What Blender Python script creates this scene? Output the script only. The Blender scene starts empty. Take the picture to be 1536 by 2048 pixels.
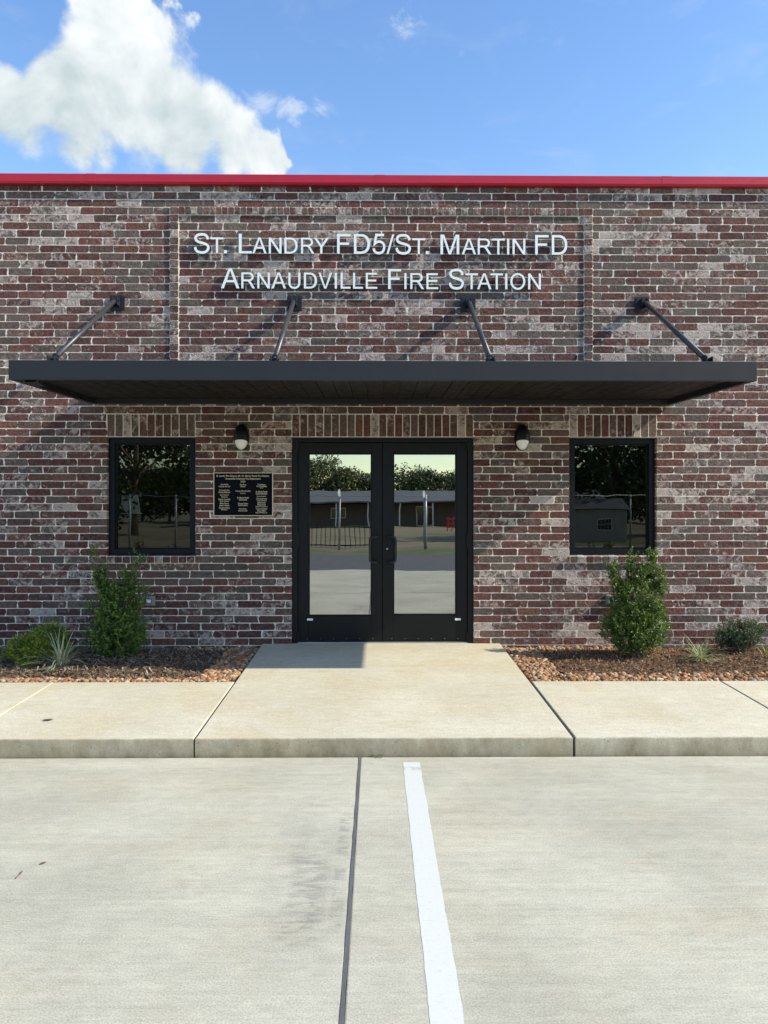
import bpy, bmesh, math, random
from mathutils import Vector, Matrix, noise as mnoise
R = math.radians
scene = bpy.context.scene
COL = scene.collection
random.seed(7)

# ------------------------------------------------------------------ camera
cam_d = bpy.data.cameras.new('camera')
cam = bpy.data.objects.new('camera', cam_d)
COL.objects.link(cam)
cam.location = (-0.067, -8.0, 1.64)
cam.rotation_euler = (R(90), 0, -0.010)
cam_d.sensor_fit = 'HORIZONTAL'
cam_d.sensor_width = 36.0
cam_d.lens = 36.0 * 1500 / 1536
cam_d.clip_start = 0.05
cam_d.clip_end = 3000
scene.camera = cam

# ------------------------------------------------------------------ light
EXPOSURE = 0.92
SUN_DIR = Vector((3.44, -0.80, 2.66)).normalized()       # from the scene towards the sun
sun_el = math.asin(SUN_DIR.z)
sun_az = math.atan2(SUN_DIR.x, SUN_DIR.y)                # clockwise from +Y
sun_d = bpy.data.lights.new('sun', 'SUN')
sun_d.energy = 3.3
sun_d.angle = R(0.55)
sun_d.color = (1.0, 0.95, 0.86)
sun = bpy.data.objects.new('sun', sun_d)
COL.objects.link(sun)
sun.rotation_euler = (-SUN_DIR).to_track_quat('-Z', 'Y').to_euler()
sun.location = SUN_DIR * 60

vs = scene.view_settings
vs.view_transform = 'Standard'
vs.look = 'None'
vs.exposure = EXPOSURE
vs.gamma = 1.0
vs.use_curve_mapping = False
vs.use_white_balance = True
vs.white_balance_temperature = 7300
vs.white_balance_tint = 6
scene.render.engine = 'CYCLES'
scene.cycles.use_denoising = True
scene.cycles.use_adaptive_sampling = True
scene.cycles.adaptive_threshold = 0.02
scene.cycles.max_bounces = 6
scene.cycles.transparent_max_bounces = 8


class NT:
    """small node-tree helper"""
    def __init__(self, nt):
        self.nt = nt
        nt.nodes.clear()

    def n(self, typ, ins=None, **props):
        nd = self.nt.nodes.new(typ)
        for k, v in props.items():
            setattr(nd, k, v)
        for k, v in (ins or {}).items():
            self.set(nd.inputs[k], v)
        return nd

    def set(self, sock, v):
        if isinstance(v, bpy.types.NodeSocket):
            self.nt.links.new(v, sock)
        elif isinstance(v, bpy.types.Node):
            self.nt.links.new(v.outputs[0], sock)
        else:
            if sock.type == 'RGBA' and len(v) == 3:
                v = (*v, 1)
            sock.default_value = v

    def math(self, op, a, b=0.0, c=None, clamp=False):
        ins = {0: a, 1: b}
        if c is not None:
            ins[2] = c
        return self.n('ShaderNodeMath', ins, operation=op, use_clamp=clamp).outputs[0]

    def vm(self, op, a, b=(0, 0, 0)):
        nd = self.n('ShaderNodeVectorMath', {0: a, 1: b}, operation=op)
        return nd.outputs['Value'] if op in ('LENGTH', 'DISTANCE', 'DOT_PRODUCT') else nd.outputs[0]

    def mix(self, f, a, b, blend='MIX'):
        nd = self.nt.nodes.new('ShaderNodeMix')
        nd.data_type = 'RGBA'
        nd.blend_type = blend
        nd.clamp_factor = True
        self.set(nd.inputs[0], f)
        self.set(nd.inputs[6], a)
        self.set(nd.inputs[7], b)
        return nd.outputs[2]

    def noise(self, vec, scale, detail=4.0, rough=0.5, dist=0.0, col=False):
        nd = self.n('ShaderNodeTexNoise', {'Vector': vec, 'Scale': scale, 'Detail': detail, 'Roughness': rough, 'Distortion': dist})
        return nd.outputs[1 if col else 0]

    def ramp(self, f, lo, hi, a=0.0, b=1.0, smooth=True):
        nd = self.n('ShaderNodeMapRange', {0: f, 1: lo, 2: hi, 3: a, 4: b}, clamp=True)
        if smooth:
            nd.interpolation_type = 'SMOOTHSTEP'
        return nd.outputs[0]

    def scale(self, vec, s):
        return self.n('ShaderNodeMapping', {'Vector': vec, 'Scale': s}).outputs[0]


# ------------------------------------------------------------------ world: clear sky with a cumulus
world = bpy.data.worlds.new('World')
scene.world = world
world.use_nodes = True
world.cycles.sampling_method = 'MANUAL'
world.cycles.sample_map_resolution = 256
W = NT(world.node_tree)
sky = W.n('ShaderNodeTexSky', sky_type='NISHITA', sun_disc=False, sun_elevation=sun_el, sun_rotation=sun_az,
          air_density=1.15, dust_density=0.35, ozone_density=1.6, altitude=0)
d = W.n('ShaderNodeTexCoord').outputs['Generated']


def dirpx(px, py):
    u, v = (px - 768) / 1500 + 0.010, (1024 - py) / 1500
    return Vector((u, 1, v)).normalized()


def blob(c, r):
    return W.math('SUBTRACT', 1.0, W.math('DIVIDE', W.vm('DISTANCE', d, tuple(c)), r))


shape = None
for px, py, r in ((215, 45, 85), (100, 150, 80), (215, 150, 125), (300, 110, 75), (20, 195, 85), (300, 200, 120),
                  (390, 240, 85), (170, 215, 95), (480, 295, 62), (525, 295, 36), (545, 325, 34), (350, 285, 62)):
    b = blob(dirpx(px, py), r / 1500)
    shape = b if shape is None else W.n('ShaderNodeMath', {0: shape, 1: b, 2: 0.25}, operation='SMOOTH_MAX').outputs[0]
nz = W.noise(d, 9.0, 8.0, 0.62, 0.35)
wob = W.n('ShaderNodeVectorMath', {0: W.noise(d, 16.0, 5.0, 0.6, 0.0, True), 1: (0.5, 0.5, 0.5)}, operation='SUBTRACT').outputs[0]
dv_ = W.vm('ADD', d, W.n('ShaderNodeVectorMath', {0: wob, 'Scale': 0.05}, operation='SCALE').outputs[0])
vor = W.n('ShaderNodeTexVoronoi', {'Vector': dv_, 'Scale': 26.0, 'Smoothness': 0.3}, feature='SMOOTH_F1').outputs['Distance']
puff = W.math('MULTIPLY', W.math('SUBTRACT', 0.50, vor), 0.8)
nz2 = W.noise(W.vm('ADD', d, (0.016, 0.0, 0.022)), 9.0, 4.0, 0.55, 0.35)
shape = W.math('SUBTRACT', shape, W.math('MULTIPLY', W.math('MAXIMUM', blob(dirpx(15, 5), 105 / 1500), 0.0), 1.6))
dens = W.math('ADD', shape, W.math('ADD', puff, W.math('MULTIPLY', W.math('SUBTRACT', nz, 0.47), 1.5)))
base = None
for px, py, r in ((150, 270, 190), (330, 300, 180), (60, 260, 130)):
    b = blob(dirpx(px, py), r / 1500)
    base = b if base is None else W.math('MAXIMUM', base, b)
alpha = W.ramp(dens, 0.0, W.ramp(base, -0.4, 0.35, 0.10, 0.55))
wisp_m = W.noise(W.scale(d, (3.0, 3.0, 7.0)), 3.2, 5.0, 0.62, 0.6)
wisp = None
for px, py, r in ((585, 222, 36), (520, 190, 40), (640, 230, 40), (815, 50, 60), (1100, 70, 40), (905, 100, 30)):
    b = W.math('MULTIPLY', blob(dirpx(px, py), r / 1500), 1.0 if px < 600 else 0.5)
    wisp = b if wisp is None else W.math('MAXIMUM', wisp, b)
wa = W.math('MULTIPLY', W.ramp(W.math('ADD', wisp, W.math('MULTIPLY', W.math('SUBTRACT', W.noise(d, 22.0, 5.0, 0.6, 0.8), 0.56), 4.0)), 0.0, 1.0), 0.5)
wa = W.math('MULTIPLY', wa, W.ramp(wisp, 0.0, 0.4))
# thin high veil over the whole sky and fair-weather clouds scattered low over the country
veil = W.math('MULTIPLY', W.ramp(wisp_m, 0.50, 0.85), 0.16)
up = W.n('ShaderNodeSeparateXYZ', {0: d}).outputs[2]
alpha = W.math('MAXIMUM', W.math('MAXIMUM', alpha, wa), veil)
alpha = W.math('MULTIPLY', alpha, W.ramp(up, 0.0, 0.10))
lit = W.math('ADD', 0.70, W.math('ADD', W.math('MULTIPLY', W.math('SUBTRACT', nz, nz2), 2.4), W.math('MULTIPLY', puff, 0.55)))  # cloud self-shading painted in: noise compared with a sample shifted sunwards
lit = W.math('SUBTRACT', lit, W.math('MULTIPLY', W.ramp(base, 0.0, 0.85), 0.48), clamp=True)  # shaded grey underside of the cloud, also painted into its colour
K = 2 ** -EXPOSURE
cloud_col = W.mix(lit, (0.58 * K, 0.71 * K, 0.84 * K), (0.97 * K, 1.05 * K, 1.20 * K))
SKY = 0.15
skyc = W.mix(1.0, sky.outputs[0], (SKY, SKY, SKY), 'MULTIPLY')
hsv = W.n('ShaderNodeHueSaturation', {'Color': skyc, 'Hue': 0.511, 'Saturation': 1.24, 'Value': 1.06})
bg = W.n('ShaderNodeBackground', {0: W.mix(alpha, hsv, cloud_col), 1: 1.0})
W.n('ShaderNodeOutputWorld', {0: bg})


YF, YB = -2.97, -1.53      # pavement: kerb line and back edge
# ------------------------------------------------------------------ materials
MAT = {}


def newmat(name):
    m = bpy.data.materials.new(name)
    m.use_nodes = True
    MAT[name] = m
    t = NT(m.node_tree)
    out = t.n('ShaderNodeOutputMaterial')
    return m, t, out


def principled(t, out, **ins):
    p = t.n('ShaderNodeBsdfPrincipled')
    for k, v in ins.items():
        t.set(p.inputs[k.replace('_', ' ')], v)
    t.nt.links.new(p.outputs[0], out.inputs[0])
    return p


def pos(t):
    return t.n('ShaderNodeNewGeometry').outputs['Position']


def simple(name, col, rough=0.5, metal=0.0, var=0.12, bump=0.0, bscale=60.0, spec=0.5):
    m, t, out = newmat(name)
    p_ = pos(t)
    n1 = t.noise(p_, 3.5, 6, 0.6)
    f = t.ramp(n1, 0.25, 0.75, 1 - var, 1 + var, False)
    c = t.mix(1.0, col, t.n('ShaderNodeCombineColor', {0: f, 1: f, 2: f}).outputs[0], 'MULTIPLY')
    rr = t.ramp(t.noise(p_, 14, 5), 0.3, 0.7, rough * 0.85, min(1, rough * 1.15), False)
    p = principled(t, out, Base_Color=c, Roughness=rr, Metallic=metal)
    p.inputs['Specular IOR Level'].default_value = spec
    if bump:
        b = t.n('ShaderNodeBump', {'Strength': 1.0, 'Distance': bump, 'Height': t.noise(p_, bscale, 4)})
        t.set(p.inputs['Normal'], b)
    return m


def make_brick():
    m, t, out = newmat('brick')
    p_ = pos(t)
    at = t.n('ShaderNodeVertexColor', layer_name='bc')
    col = at.outputs['Color']
    wt = t.n('ShaderNodeAttribute', attribute_name='bw').outputs['Fac']
    # sand-faced clay: blotches and dark drag marks
    bl = t.noise(p_, 26, 4, 0.62, 0.3)
    drag = t.noise(t.scale(p_, (150, 40, 14)), 1.0, 4, 0.6)
    v = t.math('MULTIPLY', t.ramp(bl, 0.30, 0.70, 0.68, 1.36, False), t.ramp(drag, 0.3, 0.7, 0.8, 1.18, False))
    c = t.mix(1.0, col, t.n('ShaderNodeCombineColor', {0: v, 1: v, 2: v}).outputs[0], 'MULTIPLY')
    # grey kiln flash drifting over the faces
    fl = t.ramp(t.noise(p_, 13, 4, 0.65, 0.6), 0.49, 0.62)
    c = t.mix(t.math('MULTIPLY', fl, 0.5), c, (0.135, 0.106, 0.092))
    # lime wash: ragged patches
    w1 = t.noise(p_, 15, 6, 0.72, 1.0)
    w0 = t.noise(p_, 1.6, 3, 0.5)
    w = t.math('ADD', w1, t.math('ADD', t.math('MULTIPLY', wt, 0.22), t.math('MULTIPLY', t.math('SUBTRACT', w0, 0.5), 0.42)))
    wm = t.ramp(w, 0.56, 0.78)
    speck = t.ramp(t.noise(p_, 95, 3, 0.6), 0.70, 0.78)
    wm = t.math('MAXIMUM', t.math('MULTIPLY', wm, 0.80), t.math('MULTIPLY', speck, 0.5))
    c = t.mix(wm, c, (0.56, 0.475, 0.44))
    p = principled(t, out, Base_Color=c, Roughness=0.88)
    p.inputs['Specular IOR Level'].default_value = 0.22
    h = t.math('ADD', t.math('MULTIPLY', t.noise(p_, 24, 4, 0.64, 1.6), 1.0), t.math('MULTIPLY', drag, 0.12))
    t.set(p.inputs['Normal'], t.n('ShaderNodeBump', {'Strength': 1.0, 'Distance': 0.030, 'Height': h}))


def make_mortar():
    m, t, out = newmat('mortar')
    p_ = pos(t)
    n1 = t.noise(p_, 4, 6, 0.6)
    c = t.mix(t.ramp(n1, 0.3, 0.7), (0.66, 0.60, 0.515), (0.80, 0.74, 0.645))
    p = principled(t, out, Base_Color=c, Roughness=0.95)
    p.inputs['Specular IOR Level'].default_value = 0.15
    t.set(p.inputs['Normal'], t.n('ShaderNodeBump', {'Strength': 0.6, 'Distance': 0.004, 'Height': t.noise(p_, 45, 6, 0.65)}))


def make_concrete(name, a, b, stain, broom=True, tyre=False):
    m, t, out = newmat(name)
    p_ = pos(t)
    n1 = t.noise(p_, 0.9, 5, 0.62, 0.3)
    c = t.mix(t.ramp(n1, 0.32, 0.68), a, b)
    n2 = t.noise(t.scale(p_, (0.5, 1.6, 1.6)), 2.2, 5, 0.7, 0.4)
    c = t.mix(t.math('MULTIPLY', t.ramp(n2, 0.54, 0.80), 0.5), c, stain)
    ochre = t.noise(t.vm('ADD', p_, (7.3, 1.1, 0)), 1.5, 6, 0.62, 0.5)
    c = t.mix(t.math('MULTIPLY', t.ramp(ochre, 0.44, 0.66), 0.16 if tyre else 0.36), c, (0.47, 0.38, 0.22))
    # broom streaks run along x
    br = t.noise(t.scale(p_, (1.3, 62, 62)), 1.0, 5, 0.62)
    br2 = t.noise(t.scale(p_, (0.35, 9, 9)), 1.0, 6, 0.66)
    gr = t.noise(p_, 135, 4, 0.75)
    mot = t.noise(t.scale(p_, (0.8, 1.6, 1.6)), 14, 5, 0.7, 0.5)
    s = t.math('ADD', t.math('MULTIPLY', t.math('SUBTRACT', br, 0.5), 0.30 if broom else 0.1),
               t.math('ADD', t.math('MULTIPLY', t.math('SUBTRACT', br2, 0.5), 0.34 if broom else 0.16), t.math('MULTIPLY', t.math('SUBTRACT', gr, 0.5), 1.6)))
    s = t.math('ADD', t.math('ADD', 1.0, t.math('MULTIPLY', t.math('SUBTRACT', mot, 0.5), 0.5)), s)
    c = t.mix(1.0, c, t.n('ShaderNodeCombineColor', {0: s, 1: s, 2: s}).outputs[0], 'MULTIPLY')
    if tyre:
        sp = t.n('ShaderNodeSeparateXYZ', {0: p_})
        X, Y = sp.outputs[0], sp.outputs[1]

        def box(x0, x1, y0, y1, f):
            q = t.math('MULTIPLY', t.ramp(X, x0, x0 + f), t.ramp(X, x1 - f, x1, 1.0, 0.0))
            return t.math('MULTIPLY', q, t.math('MULTIPLY', t.ramp(Y, y0, y0 + f * 3), t.ramp(Y, y1 - f * 3, y1, 1.0, 0.0)))
        wv = t.noise(t.n('ShaderNodeMapping', {'Vector': p_, 'Rotation': (0, 0, R(-24)), 'Scale': (7, 26, 1)}).outputs[0], 1.0, 4, 0.6, 0.7)
        brk = t.ramp(t.noise(p_, 5, 4, 0.6), 0.30, 0.60)
        tread = t.math('MULTIPLY', t.ramp(wv, 0.42, 0.58), brk)
        mk = t.math('MULTIPLY', t.math('MAXIMUM', box(-0.52, -0.24, -5.3, -4.2, 0.10), box(-0.275, -0.190, -5.1, -3.9, 0.03)), tread)
        c = t.mix(t.math('MULTIPLY', mk, 0.45), c, (0.13, 0.128, 0.12))
        smear = t.math('MULTIPLY', box(-0.62, -0.18, -5.6, -3.9, 0.12), t.ramp(t.noise(p_, 5, 6, 0.6), 0.35, 0.75))
        c = t.mix(t.math('MULTIPLY', smear, 0.28), c, (0.22, 0.215, 0.20))
        rust = t.math('MULTIPLY', box(1.05, 1.38, -4.65, -4.25, 0.08), t.ramp(t.noise(p_, 11, 6, 0.6), 0.48, 0.7))
        c = t.mix(t.math('MULTIPLY', rust, 0.40), c, (0.36, 0.24, 0.10))
        oil = t.math('MULTIPLY', box(1.20, 1.50, -5.0, -4.3, 0.08), t.ramp(t.noise(t.vm('ADD', p_, (3, 3, 0)), 8, 6, 0.6), 0.55, 0.75))
        c = t.mix(t.math('MULTIPLY', oil, 0.34), c, (0.2, 0.2, 0.2))
    if not tyre:
        # splash dirt and mildew on the vertical kerb face
        sp = t.n('ShaderNodeSeparateXYZ', {0: p_})
        face = t.ramp(sp.outputs[1], YF + 0.003, YF + 0.010, 1.0, 0.0)
        dn = t.noise(t.scale(p_, (1.0, 1.0, 0.5)), 7, 7, 0.68)
        low = t.ramp(sp.outputs[2], 0.0, 0.11, 0.30, 0.0, False)
        dirt = t.math('MULTIPLY', face, t.math('ADD', t.ramp(dn, 0.30, 0.72, 0.15, 0.72, False), low), clamp=True)
        c = t.mix(dirt, c, (0.165, 0.135, 0.085))
        pit = t.math('MULTIPLY', face, t.ramp(t.noise(p_, 60, 3, 0.5), 0.66, 0.72))
        c = t.mix(t.math('MULTIPLY', pit, 0.6), c, (0.06, 0.05, 0.035))
    p = principled(t, out, Base_Color=c, Roughness=0.9)
    p.inputs['Specular IOR Level'].default_value = 0.25
    h = t.math('ADD', t.math('MULTIPLY', br, 1.0 if broom else 0.3), t.math('MULTIPLY', gr, 0.6))
    t.set(p.inputs['Normal'], t.n('ShaderNodeBump', {'Strength': 0.5, 'Distance': 0.0022, 'Height': h}))


def make_glass(name, refl, tint, wav, wscale):
    m, t, out = newmat(name)
    p_ = pos(t)
    h = t.noise(t.scale(p_, (1.0, 0.0, 1.3)), wscale, 1.5, 0.4)
    bmp = t.n('ShaderNodeBump', {'Strength': 1.0, 'Distance': wav, 'Height': h})
    g = t.n('ShaderNodeBsdfGlossy', {'Color': tint, 'Roughness': 0.004, 'Normal': bmp})
    tr = t.n('ShaderNodeBsdfTransparent', {'Color': (0.10, 0.11, 0.10)})
    mx = t.n('ShaderNodeMixShader', {0: refl, 1: tr.outputs[0], 2: g.outputs[0]})
    t.nt.links.new(mx.outputs[0], out.inputs[0])


def make_leaf(name, rough=0.42, trans=0.25):
    m, t, out = newmat(name)
    at = t.n('ShaderNodeVertexColor', layer_name='bc').outputs['Color']
    c = t.mix(1.0, at, t.mix(t.noise(pos(t), 40, 3), (0.75, 0.75, 0.75), (1.25, 1.25, 1.2)), 'MULTIPLY')
    p = t.n('ShaderNodeBsdfPrincipled', {'Base Color': c, 'Roughness': rough})
    p.inputs['Specular IOR Level'].default_value = 0.45
    tl = t.n('ShaderNodeBsdfTranslucent', {'Color': t.mix(1.0, c, (1.3, 1.25, 0.5), 'MULTIPLY')})
    mx = t.n('ShaderNodeMixShader', {0: trans, 1: p.outputs[0], 2: tl.outputs[0]})
    t.nt.links.new(mx.outputs[0], out.inputs[0])


def make_vcol(name, rough=0.85, bump=0.002, bs=90):
    m, t, out = newmat(name)
    at = t.n('ShaderNodeVertexColor', layer_name='bc').outputs['Color']
    p_ = pos(t)
    c = t.mix(1.0, at, t.mix(t.ramp(t.noise(p_, 55, 5, 0.6), 0.3, 0.7), (0.7, 0.7, 0.7), (1.25, 1.25, 1.25)), 'MULTIPLY')
    p = principled(t, out, Base_Color=c, Roughness=rough)
    p.inputs['Specular IOR Level'].default_value = 0.25
    t.set(p.inputs['Normal'], t.n('ShaderNodeBump', {'Strength': 0.6, 'Distance': bump, 'Height': t.noise(p_, bs, 4)}))


def make_ground(name, a, b, c3, sc):
    m, t, out = newmat(name)
    p_ = pos(t)
    c = t.mix(t.ramp(t.noise(p_, sc, 8, 0.65), 0.35, 0.65), a, b)
    c = t.mix(t.ramp(t.noise(p_, sc * 0.23, 5, 0.6), 0.5, 0.66), c, c3)
    c = t.mix(t.math('MULTIPLY', t.noise(p_, 40, 4, 0.7), 0.4), c, (0.05, 0.045, 0.03))
    p = principled(t, out, Base_Color=c, Roughness=0.95)
    t.set(p.inputs['Normal'], t.n('ShaderNodeBump', {'Strength': 0.8, 'Distance': 0.03, 'Height': t.noise(p_, 25, 6, 0.7)}))


make_brick()
make_mortar()
make_concrete('lot_concrete', (0.380, 0.366, 0.298), (0.470, 0.454, 0.370), (0.330, 0.318, 0.266), True, True)
make_concrete('walk_concrete', (0.50, 0.465, 0.365), (0.56, 0.525, 0.42), (0.44, 0.375, 0.25), False)
make_glass('door_glass', 0.54, (0.86, 0.87, 0.84), 0.00045, 2.2)
make_glass('window_glass', 0.12, (0.90, 0.95, 0.90), 0.0006, 2.2)
make_leaf('leaf')
make_leaf('blade', 0.5, 0.2)
make_vcol('stone', 0.8)
make_vcol('chip', 0.95, 0.001)
simple('canopy_metal', (0.0165, 0.0178, 0.0225), 0.5, 0.0, 0.06, spec=0.35)
simple('rod_metal', (0.06, 0.062, 0.068), 0.38, 0.35, 0.1)
simple('plate_metal', (0.016, 0.018, 0.025), 0.5, spec=0.3)
simple('soffit', (0.009, 0.0075, 0.007), 0.55, 0, 0.12, spec=0.3)
simple('door_metal', (0.0055, 0.0058, 0.007), 0.42, 0, 0.1, spec=0.22)
simple('window_metal', (0.004, 0.0055, 0.009), 0.42, 0, 0.1, spec=0.2)
simple('black_plastic', (0.012, 0.012, 0.013), 0.5)
simple('lamp_body', (0.004, 0.0045, 0.007), 0.4, spec=0.25)
simple('lens', (0.80, 0.80, 0.76), 0.30, 0, 0.03)
simple('red_metal', (0.46, 0.010, 0.030), 0.36, 0, 0.06)
simple('letter_white', (0.80, 0.86, 0.87), 0.42, 0, 0.03)
simple('letter_side', (0.20, 0.25, 0.28), 0.5, 0, 0.05)
simple('plaque_black', (0.002, 0.003, 0.006), 0.5, spec=0.08)
simple('plaque_gold', (0.66, 0.56, 0.40), 0.45, 0.0, 0.1)
simple('galvanised', (0.30, 0.31, 0.33), 0.45, 0.4, 0.15)
simple('white_plastic', (0.75, 0.77, 0.77), 0.4)
simple('steel', (0.45, 0.42, 0.34), 0.35, 0.7)
simple('sealant', (0.105, 0.106, 0.110), 0.75, 0, 0.25, 0.002, 60)
simple('filler', (0.035, 0.034, 0.032), 0.9, 0, 0.3)
simple('bark', (0.16, 0.12, 0.085), 0.9, 0, 0.3, 0.003, 60)
simple('dead_leaf', (0.14, 0.085, 0.05), 0.85, 0, 0.3)
simple('interior', (0.16, 0.155, 0.15), 0.9)
simple('roofing', (0.45, 0.45, 0.44), 0.8)
simple('asphalt', (0.075, 0.077, 0.08), 0.9, 0, 0.25, 0.004, 50)
simple('house_wall', (0.105, 0.082, 0.070), 0.9)
simple('house_roof', (0.12, 0.123, 0.125), 0.7, 0.0, spec=0.2)
simple('house_white', (0.62, 0.62, 0.60), 0.6)
simple('dark_glass', (0.02, 0.024, 0.028), 0.1)
simple('shed_wall', (0.40, 0.37, 0.31), 0.7)
simple('barrier_red', (0.55, 0.035, 0.02), 0.5)
simple('soil', (0.06, 0.042, 0.03), 0.95, 0, 0.4, 0.01, 40)
make_ground('grass_ground', (0.16, 0.125, 0.07), (0.22, 0.18, 0.105), (0.085, 0.115, 0.03), 0.35)
make_ground('verge_grass', (0.06, 0.10, 0.02), (0.10, 0.13, 0.035), (0.16, 0.14, 0.07), 1.2)
make_ground('mulch_brown', (0.12, 0.072, 0.042), (0.19, 0.115, 0.07), (0.075, 0.048, 0.032), 9)

# white road paint, worn
m, t, out = newmat('paint')
p_ = pos(t)
sp = t.n('ShaderNodeSeparateXYZ', {0: p_})
wear = t.noise(t.scale(p_, (30, 70, 30)), 1.0, 6, 0.7)
scuff = t.math('MULTIPLY', t.math('MULTIPLY', t.ramp(sp.outputs[1], -3.26, -3.21), t.ramp(sp.outputs[1], -3.20, -3.16, 1, 0)), t.ramp(t.noise(p_, 26, 5), 0.36, 0.6))
pc = t.mix(t.ramp(wear, 0.54, 0.78, 0, 0.75), (0.575, 0.59, 0.565), (0.40, 0.385, 0.34))
pc = t.mix(t.math('MULTIPLY', scuff, 0.7), pc, (0.32, 0.31, 0.29))
pp = principled(t, out, Base_Color=pc, Roughness=0.75)
t.set(pp.inputs['Normal'], t.n('ShaderNodeBump', {'Strength': 0.4, 'Distance': 0.002, 'Height': t.noise(p_, 160, 3)}))


# ------------------------------------------------------------------ mesh helpers
def link(name, me, parent=None, mat=None):
    o = bpy.data.objects.new(name, me)
    COL.objects.link(o)
    if mat is not None and me is not None and not me.materials:
        me.materials.append(MAT[mat])
    if parent is not None:
        o.parent = parent
    return o


def mesh(name, V, F, smooth=False, colors=None, wts=None):
    me = bpy.data.meshes.new(name)
    me.from_pydata(V, [], F)
    if colors is not None:
        a = me.color_attributes.new('bc', 'FLOAT_COLOR', 'POINT')
        flat = []
        for c in colors:
            flat.extend((c[0], c[1], c[2], 1.0))
        a.data.foreach_set('color', flat)
    if wts is not None:
        a = me.attributes.new('bw', 'FLOAT', 'POINT')
        a.data.foreach_set('value', wts)
    if smooth:
        me.polygons.foreach_set('use_smooth', [True] * len(me.polygons))
    me.update()
    return me


class MB:
    """collects shapes for one mesh"""
    def __init__(self):
        self.V, self.F = [], []

    def add(self, V, F):
        k = len(self.V)
        self.V.extend(V)
        self.F.extend([tuple(i + k for i in f) for f in F])
        return self

    def box(self, x0, x1, y0, y1, z0, z1, bev=0.0):
        bm = bmesh.new()
        bmesh.ops.create_cube(bm, size=1.0)
        for v in bm.verts:
            v.co = ((x0 + x1) / 2 + v.co.x * (x1 - x0), (y0 + y1) / 2 + v.co.y * (y1 - y0), (z0 + z1) / 2 + v.co.z * (z1 - z0))
        if bev:
            bmesh.ops.bevel(bm, geom=bm.edges[:], offset=bev, segments=2, profile=0.6, affect='EDGES')
        bm.verts.index_update()
        self.add([tuple(v.co) for v in bm.verts], [tuple(v.index for v in f.verts) for f in bm.faces])
        bm.free()
        return self

    def prism(self, pts, axis, a, b):
        """extrude a closed 2-D outline along an axis; pts in the two other axes' order"""
        def put(p, q):
            if axis == 'x':
                return (q, p[0], p[1])
            if axis == 'y':
                return (p[0], q, p[1])
            return (p[0], p[1], q)
        n = len(pts)
        V = [put(p, a) for p in pts] + [put(p, b) for p in pts]
        F = [tuple(range(n)), tuple(range(2 * n - 1, n - 1, -1))]
        F += [(i, i + n, (i + 1) % n + n, (i + 1) % n) for i in range(n)]
        return self.add(V, F)

    def tube(self, pts, rad, seg=10, caps=True):
        pts = [Vector(p) for p in pts]
        rads = rad if isinstance(rad, (list, tuple)) else [rad] * len(pts)
        V, F = [], []
        up = None
        for i, p in enumerate(pts):
            tdir = (pts[min(i + 1, len(pts) - 1)] - pts[max(i - 1, 0)]).normalized()
            if up is None:
                up = tdir.orthogonal().normalized()
            else:
                up = (up - tdir * up.dot(tdir))
                up = up.normalized() if up.length > 1e-6 else tdir.orthogonal().normalized()
            s = tdir.cross(up)
            for j in range(seg):
                a = 2 * math.pi * j / seg
                V.append(tuple(p + (up * math.cos(a) + s * math.sin(a)) * rads[i]))
        for i in range(len(pts) - 1):
            for j in range(seg):
                F.append((i * seg + j, i * seg + (j + 1) % seg, (i + 1) * seg + (j + 1) % seg, (i + 1) * seg + j))
        if caps:
            F.append(tuple(range(seg - 1, -1, -1)))
            F.append(tuple((len(pts) - 1) * seg + j for j in range(seg)))
        return self.add(V, F)

    def done(self, name, mat, parent=None, smooth=False):
        me = mesh(name, self.V, self.F, smooth)
        bm = bmesh.new()
        bm.from_mesh(me)
        bmesh.ops.recalc_face_normals(bm, faces=bm.faces[:])
        bm.to_mesh(me)
        bm.free()
        return link(name, me, parent, mat)


def empty(name, loc=(0, 0, 0)):
    o = bpy.data.objects.new(name, None)
    COL.objects.link(o)
    o.location = loc
    o.empty_display_size = 0.1
    return o


def tag(o, label=None, cat=None, group=None, kind=None):
    if label:
        o['label'] = label
    if cat:
        o['category'] = cat
    if group:
        o['group'] = group
    if kind:
        o['kind'] = kind
    return o


def shift(o, parent):
    """parent o (built in world coordinates) under an Empty that is not at the origin"""
    o.parent = parent
    o.location = Vector(o.location) - Vector(parent.location)
    return o


# ------------------------------------------------------------------ ground, road, parking lot
def sheet(name, x0, x1, y0, y1, z, mat):
    o = link(name, mesh(name, [(x0, y0, z), (x1, y0, z), (x1, y1, z), (x0, y1, z)], [(0, 1, 2, 3)]), None, mat)
    tag(o, kind='structure')
    return o


sheet('ground', -900, 900, -900, 900, -0.03, 'grass_ground')
sheet('road', -120, 120, -21.2, -13.1, -0.012, 'asphalt')
sheet('grass_verge', -120, 120, -24.6, -21.2, -0.018, 'verge_grass')

lot = MB().box(-22, 22, -13.0, 3.0, -0.5, -0.035).done('parking_lot', 'filler')
tag(lot, kind='structure')


def lot_slab(x0, x1, y0, y1):
    return MB().box(x0, x1, y0, y1, -0.12, 0.0, 0.006).done('concrete_slab', 'lot_concrete', lot)


JX = -0.178
for x0, x1 in ((-22, -15.4), (-15.4, -10.3), (-10.3, -5.25), (-5.25, JX), (JX, 4.9), (4.9, 9.95), (9.95, 15.0), (15.0, 22)):
    for y0, y1 in ((-13.0, -7.08), (-7.08, -2.975)):
        lot_slab(x0 + 0.0075, x1 - 0.0075, y0 + 0.007, y1 - 0.007)
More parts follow.
